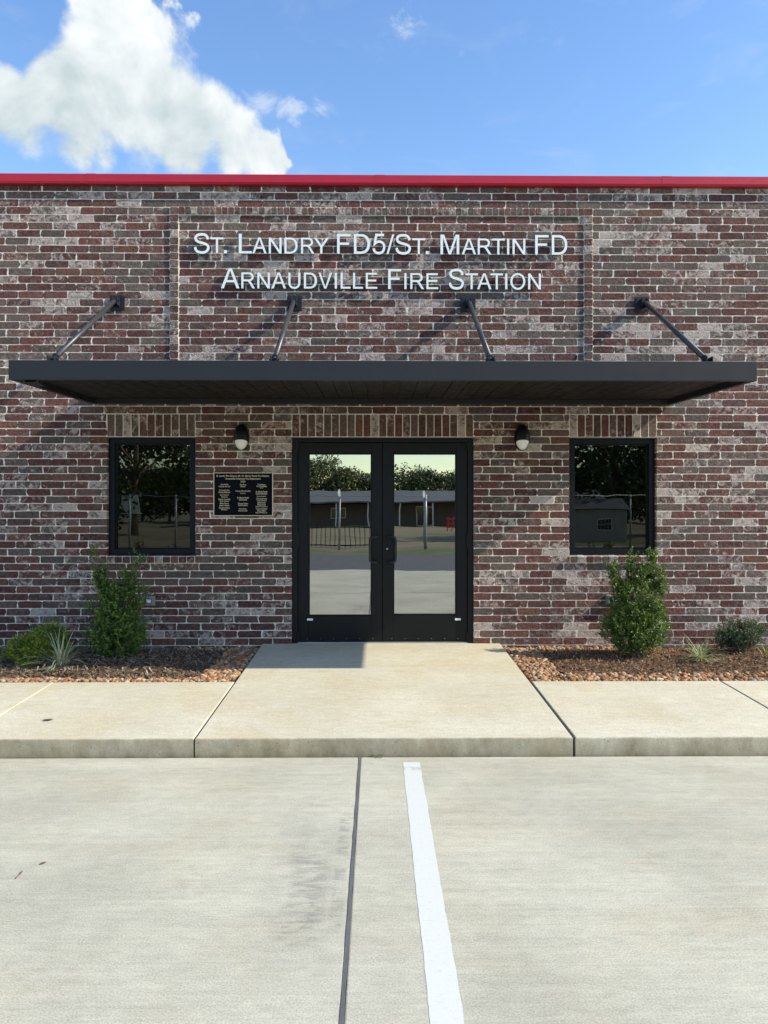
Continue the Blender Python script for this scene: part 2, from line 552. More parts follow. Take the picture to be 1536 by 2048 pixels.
# sealant beads in the long joint: slightly uneven edge
for jx in (JX, 4.9, -5.25):
    V, F = [], []
    n = 140
    for i in range(n + 1):
        y = -12.9 + (12.9 - 2.99) * i / n
        w = 0.0076 + 0.0020 * mnoise.noise(Vector((y * 9, jx, 0))) + 0.0012 * random.uniform(-1, 1)
        e = 0.002 * mnoise.noise(Vector((y * 3, jx + 5, 0)))
        V += [(jx - w + e, y, 0.003), (jx + w + e, y, 0.003)]
        if i:
            F.append((2 * i - 2, 2 * i - 1, 2 * i + 1, 2 * i))
    link('joint_sealant', mesh('joint_sealant', V, F), lot, 'sealant')
link('joint_sealant', mesh('joint_sealant', [(-22, -7.088, 0.002), (22, -7.088, 0.002), (22, -7.072, 0.002), (-22, -7.072, 0.002)], [(0, 1, 2, 3)]), lot, 'sealant')

# painted stall line with a slightly uneven edge
V, F = [], []
n = 160
for i in range(n + 1):
    y = -8.72 + (8.72 - 3.09) * i / n
    a = 0.161 + 0.002 * mnoise.noise(Vector((y * 2.2, 0, 0)))
    w1 = 0.0555 + 0.0028 * mnoise.noise(Vector((y * 7, 3, 0))) + 0.0012 * random.uniform(-1, 1)
    w2 = 0.0555 + 0.0028 * mnoise.noise(Vector((y * 7, 9, 0))) + 0.0012 * random.uniform(-1, 1)
    V += [(a - w1, y, 0.0012), (a + w2, y, 0.0012)]
    if i:
        F.append((2 * i - 2, 2 * i - 1, 2 * i + 1, 2 * i))
tag(link('parking_line', mesh('parking_line', V, F), None, 'paint'), 'white painted parking stall line on the concrete lot', 'road marking', kind='structure')


# ------------------------------------------------------------------ sidewalk slabs (ramping up to the wall)
def wz(y):
    return 0.124 + 0.0378 * (y + 2.97)


side = MB().box(-9, 9, -2.94, 0.0, -0.3, 0.02).done('pavement', 'filler')
tag(side, kind='structure')


def walk_slab(x0, x1, y0, y1):
    bm = bmesh.new()
    prof = [(y0, -0.1), (y1, -0.1), (y1, wz(y1)), (y0, wz(y0))]
    V = [bm.verts.new((x0, p[0], p[1])) for p in prof] + [bm.verts.new((x1, p[0], p[1])) for p in prof]
    for f in ((0, 1, 2, 3), (7, 6, 5, 4), (0, 4, 5, 1), (1, 5, 6, 2), (2, 6, 7, 3), (3, 7, 4, 0)):
        bm.faces.new([V[i] for i in f])
    bmesh.ops.recalc_face_normals(bm, faces=bm.faces[:])
    top = [e for e in bm.edges if all(v.co.z > 0.05 for v in e.verts)]
    bmesh.ops.bevel(bm, geom=top, offset=0.009, segments=3, profile=0.5, affect='EDGES')
    me = bpy.data.meshes.new('concrete_slab')
    bm.to_mesh(me)
    bm.free()
    return link('concrete_slab', me, side, 'walk_concrete')


walk_slab(-1.281, 1.254, YF, 0.045)
walk_slab(-2.834, -1.293, YF, YB)
walk_slab(-4.43, -2.840, YF, YB)
walk_slab(-6.0, -4.436, YF, YB)
walk_slab(-9.0, -6.006, YF, YB)
walk_slab(1.272, 2.905, YF, YB)
walk_slab(2.915, 4.50, YF, YB)
walk_slab(4.51, 6.10, YF, YB)
walk_slab(6.11, 9.0, YF, YB)
for jx, w, dz in ((-1.287, 0.008, 0.010), (1.263, 0.011, 0.006), (2.910, 0.007, 0.004), (4.505, 0.006, 0.004)):
    V = [(jx - w, YF + 0.006, wz(YF) - dz), (jx + w, YF + 0.006, wz(YF) - dz), (jx + w, YB, wz(YB) - dz), (jx - w, YB, wz(YB) - dz)]
    link('joint_filler', mesh('joint_filler', V, [(0, 1, 2, 3)]), side, 'filler')

# ------------------------------------------------------------------ the brick building
WX = 6.6
CZ0, CL, CU = 2.684, 0.0795, 0.0814
DOOR = (-0.968, 0.968, 0.15, 2.438)
WINL = (-2.931, -1.996, 1.1735, 2.438)
WINR = (1.996, 2.931, 1.1735, 2.438)
OPEN = (DOOR, WINL, WINR)

bld = empty('brick_building', (0, 0, 0.15))
tag(bld, 'single storey brown and red brick fire station front with red metal coping', 'building')


def bpart(o):
    return shift(o, bld)


# mortar body of the wall with real openings
def wall_mesh():
    e = 0.006
    ops = [(a - e, b + e, c - (0.08 if i else 0.2), dd + 0.004) for i, (a, b, c, dd) in enumerate(OPEN)]
    xs = sorted({-WX, WX} | {o[0] for o in ops} | {o[1] for o in ops})
    zs = sorted({0.0, 5.16} | {o[2] for o in ops if o[2] > 0} | {o[3] for o in ops})
    V, F, ix = [], [], {}

    def vid(x, y, z):
        k = (round(x, 4), y, round(z, 4))
        if k not in ix:
            ix[k] = len(V)
            V.append((x, y, z))
        return ix[k]

    def solid(i, j):
        if i < 0 or j < 0 or i >= len(xs) - 1 or j >= len(zs) - 1:
            return False
        cx, cz = (xs[i] + xs[i + 1]) / 2, (zs[j] + zs[j + 1]) / 2
        return not any(o[0] < cx < o[1] and o[2] < cz < o[3] for o in ops)
    T = 0.30
    for i in range(len(xs) - 1):
        for j in range(len(zs) - 1):
            if not solid(i, j):
                continue
            a, b, c, dd = xs[i], xs[i + 1], zs[j], zs[j + 1]
            F.append((vid(a, 0, c), vid(b, 0, c), vid(b, 0, dd), vid(a, 0, dd)))
            F.append((vid(b, T, c), vid(a, T, c), vid(a, T, dd), vid(b, T, dd)))
            if not solid(i - 1, j):
                F.append((vid(a, T, c), vid(a, 0, c), vid(a, 0, dd), vid(a, T, dd)))
            if not solid(i + 1, j):
                F.append((vid(b, 0, c), vid(b, T, c), vid(b, T, dd), vid(b, 0, dd)))
            if not solid(i, j - 1):
                F.append((vid(a, 0, c), vid(a, T, c), vid(b, T, c), vid(b, 0, c)))
            if not solid(i, j + 1):
                F.append((vid(a, 0, dd), vid(b, 0, dd), vid(b, T, dd), vid(a, T, dd)))
    return mesh('wall', V, F)


wall = bpart(link('wall', wall_mesh(), None, 'mortar'))

PAL = [((0.140, 0.056, 0.050), 28), ((0.115, 0.048, 0.045), 24), ((0.160, 0.066, 0.056), 14), ((0.120, 0.064, 0.058), 18),
       ((0.146, 0.110, 0.097), 14), ((0.124, 0.092, 0.082), 10), ((0.150, 0.092, 0.081), 18), ((0.17, 0.080, 0.058), 3)]
PALW = [p[1] for p in PAL]


def brick_look(rng, cx, cz):
    c = rng.choices(PAL, PALW)[0][0]
    # greyer towards one end of the kiln load: clusters
    g = mnoise.noise(Vector((cx * 1.1, cz * 1.6, 4.2)))
    if g > 0.12 and rng.random() < 0.5:
        c = rng.choice([PAL[4], PAL[5], PAL[6]])[0]
    f = rng.uniform(0.76, 1.12)
    col = (c[0] * f * rng.uniform(0.95, 1.05), c[1] * f, c[2] * f)
    u = rng.random()
    w = 1.0 if u < 0.11 else (0.55 if u < 0.28 else rng.uniform(-0.35, 0.25))
    return col, w


def brick_geo(rng, w, h, front=0.0017, back=0.006, wob=0.0085, jl=False, jr=False):
    """one worn brick: uneven outline, tilted front face; local x = length, z = height, front towards -y.
    jl / jr: that end shows as a window or door jamb, so it stays straight and runs deep"""
    a, b = w / 2, h / 2
    ch = [rng.uniform(0.002, 0.018) * min(1, w / 0.12) for _ in range(4)]
    tj = lambda s=0.0016: rng.uniform(-s, s)
    eL = 0.0 if jl else wob
    eR = 0.0 if jr else wob
    bl, br = rng.uniform(-eL, eL), rng.uniform(-eR, eR)
    P = [(-a + ch[0], -b + tj()), (-a / 3, -b + tj()), (a / 3, -b + tj()), (a - ch[1], -b + tj()),
         (a + (rng.uniform(-eR, eR) * 0.7), -b + ch[1] * 0.8), (a + br, rng.uniform(-.3, .3) * b), (a + rng.uniform(-eR, eR) * 0.7, b - ch[2] * 0.8),
         (a - ch[2], b + tj()), (a / 3, b + tj()), (-a / 3, b + tj()), (-a + ch[3], b + tj()),
         (-a + rng.uniform(-eL, eL) * 0.7, b - ch[3] * 0.8), (-a + bl, rng.uniform(-.3, .3) * b), (-a + rng.uniform(-eL, eL) * 0.7, -b + ch[0] * 0.8)]
    n = len(P)
    tx, tz = rng.uniform(-0.016, 0.016), rng.uniform(-0.030, 0.030)
    off = rng.uniform(-0.0012, 0.0009)
    ins = 0.0022
    V = []
    for x, z in P:
        V.append((x, (0.11 if (jl and x < 0) or (jr and x > 0) else back), z))
    for x, z in P:
        V.append((x, -front * 0.45, z))
    for x, z in P:
        sx, sz = max(0.3, 1 - ins / a), max(0.3, 1 - ins / b)
        V.append((x * sx, min(-0.0004, -front + off + tx * x * 0.5 + tz * z + rng.uniform(-0.0006, 0.0006)), z * sz))
    F = [tuple(range(2 * n, 3 * n))]
    for i in range(n):
        j = (i + 1) % n
        F.append((i, j, n + j, n + i))
        F.append((n + i, n + j, 2 * n + j, 2 * n + i))
    return V, F


class BrickSet:
    def __init__(self):
        self.V, self.F, self.C, self.W = [], [], [], []

    def add(self, V, F, col, w, c):
        k = len(self.V)
        self.V += [(v[0] + c[0], v[1] + c[1], v[2] + c[2]) for v in V]
        self.F += [tuple(i + k for i in f) for f in F]
        self.C += [col] * len(V)
        self.W += [w] * len(V)


BLOC = Vector(bld.location)


def single_brick(name, V, F, col, w, c, parent):
    me = mesh(name, V, F, False, [col] * len(V), [w] * len(V))
    o = link(name, me, parent, 'brick')
    o.location = Vector(c) - BLOC if parent is not wall else Vector(c)
    return o


rng = random.Random(11)
LB, JT = 0.2585, 0.0078
TRIM = [(-2.262, -2.170, 2.9, 4.885), (2.152, 2.244, 2.9, 4.885), (-2.262, 2.244, 4.800, 4.885)]
bricks = []      # (distance to the door at eye height, geometry ...)
BLOCK = [(DOOR[0], DOOR[1], 0.0, CZ0), (WINL[0] - 0.0, WINL[1] + 0.0, WINL[2] - CL, CZ0), (WINR[0], WINR[1], WINR[2] - CL, CZ0)] + TRIM
courses = [(CZ0 - (k + 1) * CL, CZ0 - k * CL) for k in range(33)] + [(CZ0 + k * CU, CZ0 + (k + 1) * CU) for k in range(30)]
for ci, (z0, z1) in enumerate(courses):
    zc = (z0 + z1) / 2
    ph = (0.0 if ci % 2 else LB / 2) + (LB / 2 if ci >= 33 else 0) + rng.uniform(-0.03, 0.03)
    blocks = sorted([(b[0], b[1]) for b in BLOCK if b[2] < zc < b[3]])
    spans, x = [], -WX
    for a, b in blocks:
        if a > x:
            spans.append((x, a))
        x = max(x, b)
    spans.append((x, WX))
    for s0, s1 in spans:
        cuts = []
        k = math.ceil((s0 - ph) / LB)
        while ph + k * LB < s1:
            cuts.append(ph + k * LB + rng.uniform(-0.008, 0.008))
            k += 1
        cuts = [c for c in cuts if s0 + 0.05 < c < s1 - 0.05]
        ed = [s0] + cuts + [s1]
        isj0 = any(abs(s0 - o[1]) < 1e-6 and o[2] - CL < zc < o[3] for o in OPEN)
        isj1 = any(abs(s1 - o[0]) < 1e-6 and o[2] - CL < zc < o[3] for o in OPEN)
        for i in range(len(ed) - 1):
            jl, jr = (i == 0 and isj0), (i == len(ed) - 2 and isj1)
            a = ed[i] + (0.0 if jl else JT / 2)
            b = ed[i + 1] - (0.0 if jr else JT / 2)
            if b - a < 0.03:
                continue
            cx = (a + b) / 2
            V, F = brick_geo(rng, b - a, (z1 - z0) - JT, jl=jl, jr=jr)
            col, w = brick_look(rng, cx, zc)
            dist = math.hypot(cx - 0.0, (zc - 1.55) * 1.0) + (5 if z0 < 0.22 or zc > 2.6 else 0)
            bricks.append((dist, V, F, col, w, (cx, 0.0, zc)))
bricks.sort(key=lambda b: b[0])
for b in bricks[:300]:
    o = single_brick('brick', b[1], b[2], b[3], b[4], b[5], wall)
rest = BrickSet()
for b in bricks[300:]:
    rest.add(*b[1:])
o = link('brick', mesh('brick_field', rest.V, rest.F, False, rest.C, rest.W), wall, 'brick')
tag(o, kind='stuff')
o.name = 'brick_field'


# rows of special bricks: soldier heads, rowlock sills, projecting trim
def brick_row(name, x0, x1, z0, z1, n, parent_name, front=0.0018, yoff=0.0, tilt=0.0, vertical=False, back=0.006):
    base = MB()
    base.box(x0, x1, yoff + 0.003, yoff + max(back, 0.02), z0, z1)
    par = bpart(base.done(parent_name, 'mortar'))
    for i in range(n):
        if vertical:
            a, b = x0, x1
            c0, c1 = z0 + (z1 - z0) * i / n, z0 + (z1 - z0) * (i + 1) / n
            w, h = b - a - 0.006, c1 - c0 - 0.011
            c = ((a + b) / 2, yoff, (c0 + c1) / 2)
        else:
            a, b = x0 + (x1 - x0) * i / n, x0 + (x1 - x0) * (i + 1) / n
            w, h = b - a - 0.0095, z1 - z0 - 0.010
            c = ((a + b) / 2, yoff, (z0 + z1) / 2)
        V, F = brick_geo(rng, w, h, front, back, wob=0.0015)
        col, wt = brick_look(rng, c[0], c[2])
        me = mesh(name, V, F, False, [col] * len(V), [wt] * len(V))
        o = link(name, me, par, 'brick')
        o.location = Vector(c)
        if tilt:
            o.rotation_euler = (tilt, 0, 0)
    return par


# soldier-course lintels (they reach 10 cm back so the head of the opening reads as masonry)
brick_row('soldier_brick', DOOR[0], DOOR[1], DOOR[3] + 0.002, CZ0 - 0.002, 23, 'lintel', back=0.09)
brick_row('soldier_brick', WINL[0], WINL[1], WINL[3] + 0.002, CZ0 - 0.002, 11, 'lintel', back=0.09)
brick_row('soldier_brick', WINR[0], WINR[1], WINR[3] + 0.002, CZ0 - 0.002, 11, 'lintel', back=0.09)
for xx in (-0.735, 0.028, 0.705, -2.51, -2.085, 2.26, 2.68):
    bpart(MB().box(xx - 0.0045, xx + 0.0045, -0.0045, 0.02, 2.445, 2.512).done('weep_hole', 'filler'))
for wn in (WINL, WINR):
    bpart(MB().box(wn[0], wn[1], 0.0, 0.10, wn[3] - 0.0035, wn[3] - 0.0005).done('lintel_angle', 'galvanised'))
bpart(MB().box(DOOR[0], DOOR[1], 0.0, 0.10, DOOR[3] - 0.0035, DOOR[3] - 0.0005).done('lintel_angle', 'galvanised'))
# rowlock sills, proud of the wall and sloping outwards
for wn in (WINL, WINR):
    brick_row('sill_brick', wn[0], wn[1], wn[2] - CL + 0.002, wn[2] - 0.002, 11, 'sill', 0.006, -0.030, R(8), back=0.13)
# projecting frame round the sign panel
brick_row('header_brick', -2.170, 2.152, 4.802, 4.884, 66, 'brick_trim', 0.007, -0.011, back=0.012)
brick_row('header_brick', -2.262, -2.170, 2.95, 4.884, 24, 'brick_trim', 0.007, -0.011, vertical=True, back=0.012)
brick_row('header_brick', 2.152, 2.244, 2.95, 4.884, 24, 'brick_trim', 0.007, -0.011, vertical=True, back=0.012)

# coping in folded lengths with seams
prof = [(-0.060, 5.128), (-0.060, 5.204), (-0.052, 5.212), (0.36, 5.240), (0.36, 5.10), (0.345, 5.10), (-0.030, 5.106), (-0.046, 5.110)]
edges = [-WX - 0.05, -6.13, -3.08, -0.03, 3.02, 6.07, WX + 0.05]
for i in range(len(edges) - 1):
    bpart(MB().prism(prof, 'x', edges[i] + 0.0015, edges[i + 1] - 0.0015).done('coping', 'red_metal'))
for e_ in edges[1:-1]:
    prof2 = [(p[0] - (0.002 if p[0] < 0 else 0), p[1] + (0.002 if p[1] > 5.2 else 0)) for p in prof]
    bpart(MB().prism(prof2, 'x', e_ - 0.05, e_ + 0.05).done('coping_seam_cover', 'red_metal'))

# body of the building behind the front wall
bpart(MB().box(-WX, WX, 0.31, 14.0, 4.55, 4.7).done('roof', 'roofing'))
for sx in (-1, 1):
    bpart(MB().box(sx * WX - 0.15 - sx * 0.152, sx * WX + 0.15 - sx * 0.152, 0.31, 14.0, 0.0, 5.15).done('side_wall', 'house_wall'))
bpart(MB().box(-WX + 0.31, WX - 0.31, 13.7, 14.0, 0.0, 5.15).done('back_wall', 'house_wall'))
bpart(MB().box(-WX + 0.31, WX - 0.31, 0.31, 13.69, 0.05, 0.20).done('interior_floor', 'interior'))
bpart(MB().box(-WX + 0.31, WX - 0.31, 4.5, 4.62, 0.20, 4.5).done('interior_partition', 'interior'))


# ------------------------------------------------------------------ doors
def frame_mesh(mb, x0, x1, z0, z1, y0, y1, l, r, b, tp, bev=0.002):
    mb.box(x0, x0 + l, y0, y1, z0, z1, bev)
    mb.box(x1 - r, x1, y0, y1, z0, z1, bev)
    if tp:
        mb.box(x0 + l + 0.0005, x1 - r - 0.0005, y0 + 0.0012, y1 - 0.0012, z1 - tp, z1 - 0.0012, bev)
    if b:
        mb.box(x0 + l + 0.0005, x1 - r - 0.0005, y0 + 0.0012, y1 - 0.0012, z0 + 0.0012, z0 + b, bev)


ZF = 0.236          # finished level at the threshold
mb = MB()
frame_mesh(mb, DOOR[0] + 0.002, DOOR[1] - 0.002, ZF - 0.01, DOOR[3] - 0.004, 0.018, 0.16, 0.056, 0.056, 0, 0.048)
bpart(mb.done('door_frame', 'door_metal'))
bpart(MB().box(DOOR[0] + 0.06, DOOR[1] - 0.06, 0.020, 0.20, ZF - 0.02, ZF + 0.012, 0.004).done('threshold', 'galvanised'))


def door_leaf(x0, x1, s):
    """s = -1 left leaf, hinged on the left; +1 right leaf"""
    z0, z1 = ZF + 0.018, DOOR[3] - 0.056
    g0x, g1x, g0z, g1z = (-0.795, -0.118, 0.527, 2.268) if s < 0 else (0.112, 0.790, 0.535, 2.268)
    y0, y1 = 0.040, 0.085
    mb = MB()
    frame_mesh(mb, x0, x1, z0, z1, y0, y1, g0x - x0, x1 - g1x, g0z - z0, z1 - g1z, 0.003)
    dr = bpart(mb.done('door', 'door_metal'))
    # glazing beads
    bd = MB()
    frame_mesh(bd, g0x + 0.0005, g1x - 0.0005, g0z + 0.0005, g1z - 0.0005, 0.047, 0.076, 0.012, 0.012, 0.012, 0.012, 0.002)
    bd.done('glazing_bead', 'door_metal', dr)
    MB().box(g0x + 0.010, g1x - 0.010, 0.060, 0.066, g0z + 0.010, g1z - 0.010).done('glass_pane', 'door_glass', dr)
    # pull handle: round bar offset towards the glass
    hx0 = -0.075 * -s if False else s * 0.060
    hx1 = s * 0.138
    za, zb, yo = 1.375, 1.105, 0.040
    r = 0.035
    pts = [(hx0, yo, za), (hx0, yo - 0.045, za), (hx0 + s * 0.02, yo - 0.062, za)]
    pts += [(hx1 - s * r, yo - 0.065, za)]
    for q in range(1, 6):
        a = q / 6 * math.pi / 2
        pts.append((hx1 - s * r + s * r * math.sin(a), yo - 0.065, za - r + r * math.cos(a)))
    pts += [(hx1, yo - 0.065, za - r), (hx1, yo - 0.065, zb + r)]
    for q in range(1, 6):
        a = q / 6 * math.pi / 2
        pts.append((hx1 - s * r + s * r * math.cos(a), yo - 0.065, zb + r - r * math.sin(a)))
    pts += [(hx1 - s * r, yo - 0.065, zb), (hx0 + s * 0.02, yo - 0.062, zb), (hx0, yo - 0.045, zb), (hx0, yo, zb)]
    MB().tube(pts, 0.0125, 12).done('handle', 'canopy_metal', dr, True)
    hx = x0 - 0.004 if s < 0 else x1 + 0.004
    for hz, hh in ((2.36, 0.10), (1.335, 0.14), (0.31, 0.10)):
        mbh = MB()
        mbh.tube([(hx, 0.026, hz - hh / 2), (hx, 0.026, hz + hh / 2)], 0.014, 10)
        mbh.box(hx - 0.02, hx + 0.02, 0.027, 0.0385, hz - hh / 2 + 0.01, hz + hh / 2 - 0.01)
        mbh.done('hinge', 'door_metal', dr)
    # rail fixings, maker's label at the foot of the glass, push sticker
    for k in range(6):
        sx = x0 + 0.10 + k * (x1 - x0 - 0.2) / 5
        MB().tube([(sx, 0.0402, z0 + 0.028), (sx, 0.0380, z0 + 0.028)], 0.0038, 8).done('screw', 'galvanised', dr)
    lx = -0.81 if s < 0 else 0.775
    MB().box(lx, lx + 0.062, 0.0385, 0.0400, 0.478, 0.500).done('label_tag', 'white_plastic', dr)
    sx, sz = (-0.468, 1.845) if s < 0 else (0.443, 1.83)
    pts = [(sx + 0.014 * math.cos(a) * (1 + 0.15 * math.sin(a)), sz + 0.040 * math.sin(a)) for a in [i * math.pi / 12 for i in range(24)]]
    MB().prism(pts, 'y', 0.0585, 0.0596).done('sticker', 'white_plastic', dr)
    if s > 0:
        MB().tube([(0.047, 0.040, 1.245), (0.047, 0.032, 1.245)], 0.017, 16).done('lock_ring', 'door_metal', dr)
        MB().tube([(0.047, 0.0318, 1.245), (0.047, 0.029, 1.245)], 0.009, 12).done('lock_cylinder', 'steel', dr)
    return dr


door_leaf(DOOR[0] + 0.061, -0.008, -1)
door_leaf(-0.002, DOOR[1] - 0.061, 1)

# ------------------------------------------------------------------ windows
for wn in (WINL, WINR):
    x0, x1, z0, z1 = wn[0] + 0.004, wn[1] - 0.004, wn[2] + 0.004, wn[3] - 0.005
    mb = MB()
    frame_mesh(mb, x0, x1, z0, z1, 0.050, 0.175, 0.060, 0.060, 0.066, 0.058, 0.002)
    wo = bpart(mb.done('window', 'window_metal'))
    bd = MB()
    frame_mesh(bd, x0 + 0.0605, x1 - 0.0605, z0 + 0.0665, z1 - 0.0585, 0.075, 0.150, 0.012, 0.012, 0.012, 0.012, 0.002)
    bd.done('glazing_bead', 'window_metal', wo)
    MB().box(x0 + 0.065, x1 - 0.065, 0.100, 0.106, z0 + 0.071, z1 - 0.063).done('glass_pane', 'window_glass', wo)
    bpart(MB().box(wn[0] + 0.002, wn[1] - 0.002, 0.05, 0.20, wn[2] - 0.004, wn[2] + 0.003).done('window_flashing', 'window_metal'))

# ------------------------------------------------------------------ entrance canopy
can = empty('entrance_canopy', (0, 0, 2.78))
tag(can, 'flat black metal canopy hung on four rods over the entrance', 'canopy')
CX, CD = 3.08, 1.83


def cpart(o):
    return shift(o, can)


SL = 0.060 / CD        # falls towards the front


def cz(y):
    return SL * y      # y is negative


def side_prof(zb, zt, y0, y1):
    return [(y0, zb + cz(y0)), (y1, zb + cz(y1)), (y1, zt + cz(y1)), (y0, zt + cz(y0))]


HB, HT = 2.783, 2.945
cpart(MB().box(-CX, CX, -CD, -CD + 0.05, HB + cz(-CD), HT + cz(-CD), 0.003).done('front_fascia', 'canopy_metal'))
for s in (-1, 1):
    x0, x1 = sorted((s * CX, s * (CX - 0.05)))
    cpart(MB().prism(side_prof(HB, HT - 0.002, -CD + 0.051, -0.012), 'x', x0 + 0.0015, x1 - 0.0015).done('side_fascia', 'canopy_metal'))
cpart(MB().box(-CX + 0.052, CX - 0.052, -0.075, -0.012, HB + 0.002, HT - 0.01, 0.002).done('wall_ledger', 'canopy_metal'))
npl = 40
pw = (2 * CX - 0.104) / npl
for i in range(npl):
    x0 = -CX + 0.052 + i * pw
    o = MB().prism(side_prof(HB + 0.050, HB + 0.062, -CD + 0.052, -0.076), 'x', x0 + 0.0035, x0 + pw - 0.0035).done('soffit_plank', 'soffit')
    cpart(o)
cpart(MB().prism(side_prof(HB + 0.063, HB + 0.072, -CD + 0.052, -0.076), 'x', -CX + 0.053, CX - 0.053).done('roof_deck', 'canopy_metal'))
# spout tucked under the left front corner
mb = MB()
for (a, b, c, dd) in ((-2.955, -2.845, 2.697, 2.700), (-2.955, -2.952, 2.700, 2.722), (-2.848, -2.845, 2.700, 2.722)):
    mb.box(a, b, -1.835, -1.66, c, dd)
cpart(mb.done('drain_spout', 'canopy_metal'))
for rx in (-2.815, -0.938, 0.908, 2.768):
    zp = 3.862
    A, B = Vector((rx, -0.085, zp + 0.005)), Vector((rx, -1.60, 2.935))
    dv = (B - A).normalized()
    rod = cpart(MB().tube([A + dv * 0.06, B - dv * 0.07], 0.0235, 16).done('rod', 'rod_metal', None, True))
    for p_, q_ in ((A + dv * 0.0, A + dv * 0.075), (B - dv * 0.09, B + dv * 0.0)):
        MB().tube([p_, q_], 0.0165, 12).done('rod_end', 'rod_metal', rod)
    MB().tube([B - dv * 0.085, B - dv * 0.06], 0.027, 16).done('collar', 'black_plastic', rod)
    MB().box(rx - 0.078, rx + 0.078, -0.024, -0.010, zp - 0.085, zp + 0.075, 0.002).done('wall_plate', 'plate_metal', rod)
    cl = MB()
    for s in (-1, 1):
        cl.box(rx + s * 0.026 - 0.005, rx + s * 0.026 + 0.005, -0.115, -0.0245, zp - 0.045, zp + 0.040, 0.002)
    cl.tube([(rx - 0.045, -0.088, zp + 0.003), (rx + 0.045, -0.088, zp + 0.003)], 0.010, 10)
    cl.done('clevis', 'plate_metal', rod)
    for bx, bz in ((-0.055, 0.05), (0.055, 0.05), (-0.055, -0.06), (0.055, -0.06)):
        MB().tube([(rx + bx, -0.0242, zp + bz), (rx + bx, -0.033, zp + bz)], 0.010, 6).done('bolt', 'plate_metal', rod)
    ft = MB()
    for s in (-1, 1):
        ft.box(rx + s * 0.026 - 0.004, rx + s * 0.026 + 0.004, -1.65, -1.55, 2.795, 2.965, 0.002)
    ft.tube([(rx - 0.042, -1.60, 2.938), (rx + 0.042, -1.60, 2.938)], 0.009, 10)
    ft.done('foot_bracket', 'plate_metal', rod)


# ------------------------------------------------------------------ raised letters
def text_mesh(body, extrude=0.0, bevel=0.0, res=6):
    cu = bpy.data.curves.new('txt', 'FONT')
    cu.body = body
    cu.extrude = extrude
    cu.resolution_u = res
    cu.offset = 0.018
    to = bpy.data.objects.new('txt', cu)
    COL.objects.link(to)
    dg = bpy.context.evaluated_depsgraph_get()
    dg.update()
    me = bpy.data.meshes.new_from_object(to.evaluated_get(dg))
    bpy.data.objects.remove(to)
    bpy.data.curves.remove(cu)
    return me


def arc(cx, cy, rx, ry, a0, a1, n=14, pw=2.0):
    out_ = []
    for i in range(n + 1):
        a = R(a0 + (a1 - a0) * i / n)
        c, s_ = math.cos(a), math.sin(a)
        k = (abs(c) ** pw + abs(s_) ** pw) ** (-1 / pw)
        out_.append((cx + rx * c * k, cy + ry * s_ * k))
    return out_


def smooth_path(P, n=5):
    out_ = []
    for i in range(len(P) - 1):
        p0, p1, p2, p3 = P[max(i - 1, 0)], P[i], P[i + 1], P[min(i + 2, len(P) - 1)]
        for k in range(n):
            t_ = k / n
            out_.append(tuple(0.5 * (2 * p1[j] + (p2[j] - p0[j]) * t_ + (2 * p0[j] - 5 * p1[j] + 4 * p2[j] - p3[j]) * t_ ** 2
                                     + (3 * p1[j] - p0[j] - 3 * p2[j] + p3[j]) * t_ ** 3) for j in (0, 1)))
    return out_ + [P[-1]]


def ribbon(P, w):
    Lf, Rt = [], []
    for i in range(len(P)):
        d0 = Vector(P[i]) - Vector(P[max(i - 1, 0)])
        d1 = Vector(P[min(i + 1, len(P) - 1)]) - Vector(P[i])
        d0 = d0.normalized() if d0.length > 1e-9 else d1.normalized()
        d1 = d1.normalized() if d1.length > 1e-9 else d0
        m_ = (d0 + d1).normalized()
        k = 1 / max(0.35, m_.dot(d0))
        nr = Vector((-m_.y, m_.x)) * (w / 2 * k)
        Lf.append((P[i][0] + nr.x, P[i][1] + nr.y))
        Rt.append((P[i][0] - nr.x, P[i][1] - nr.y))
    return Lf + Rt[::-1]


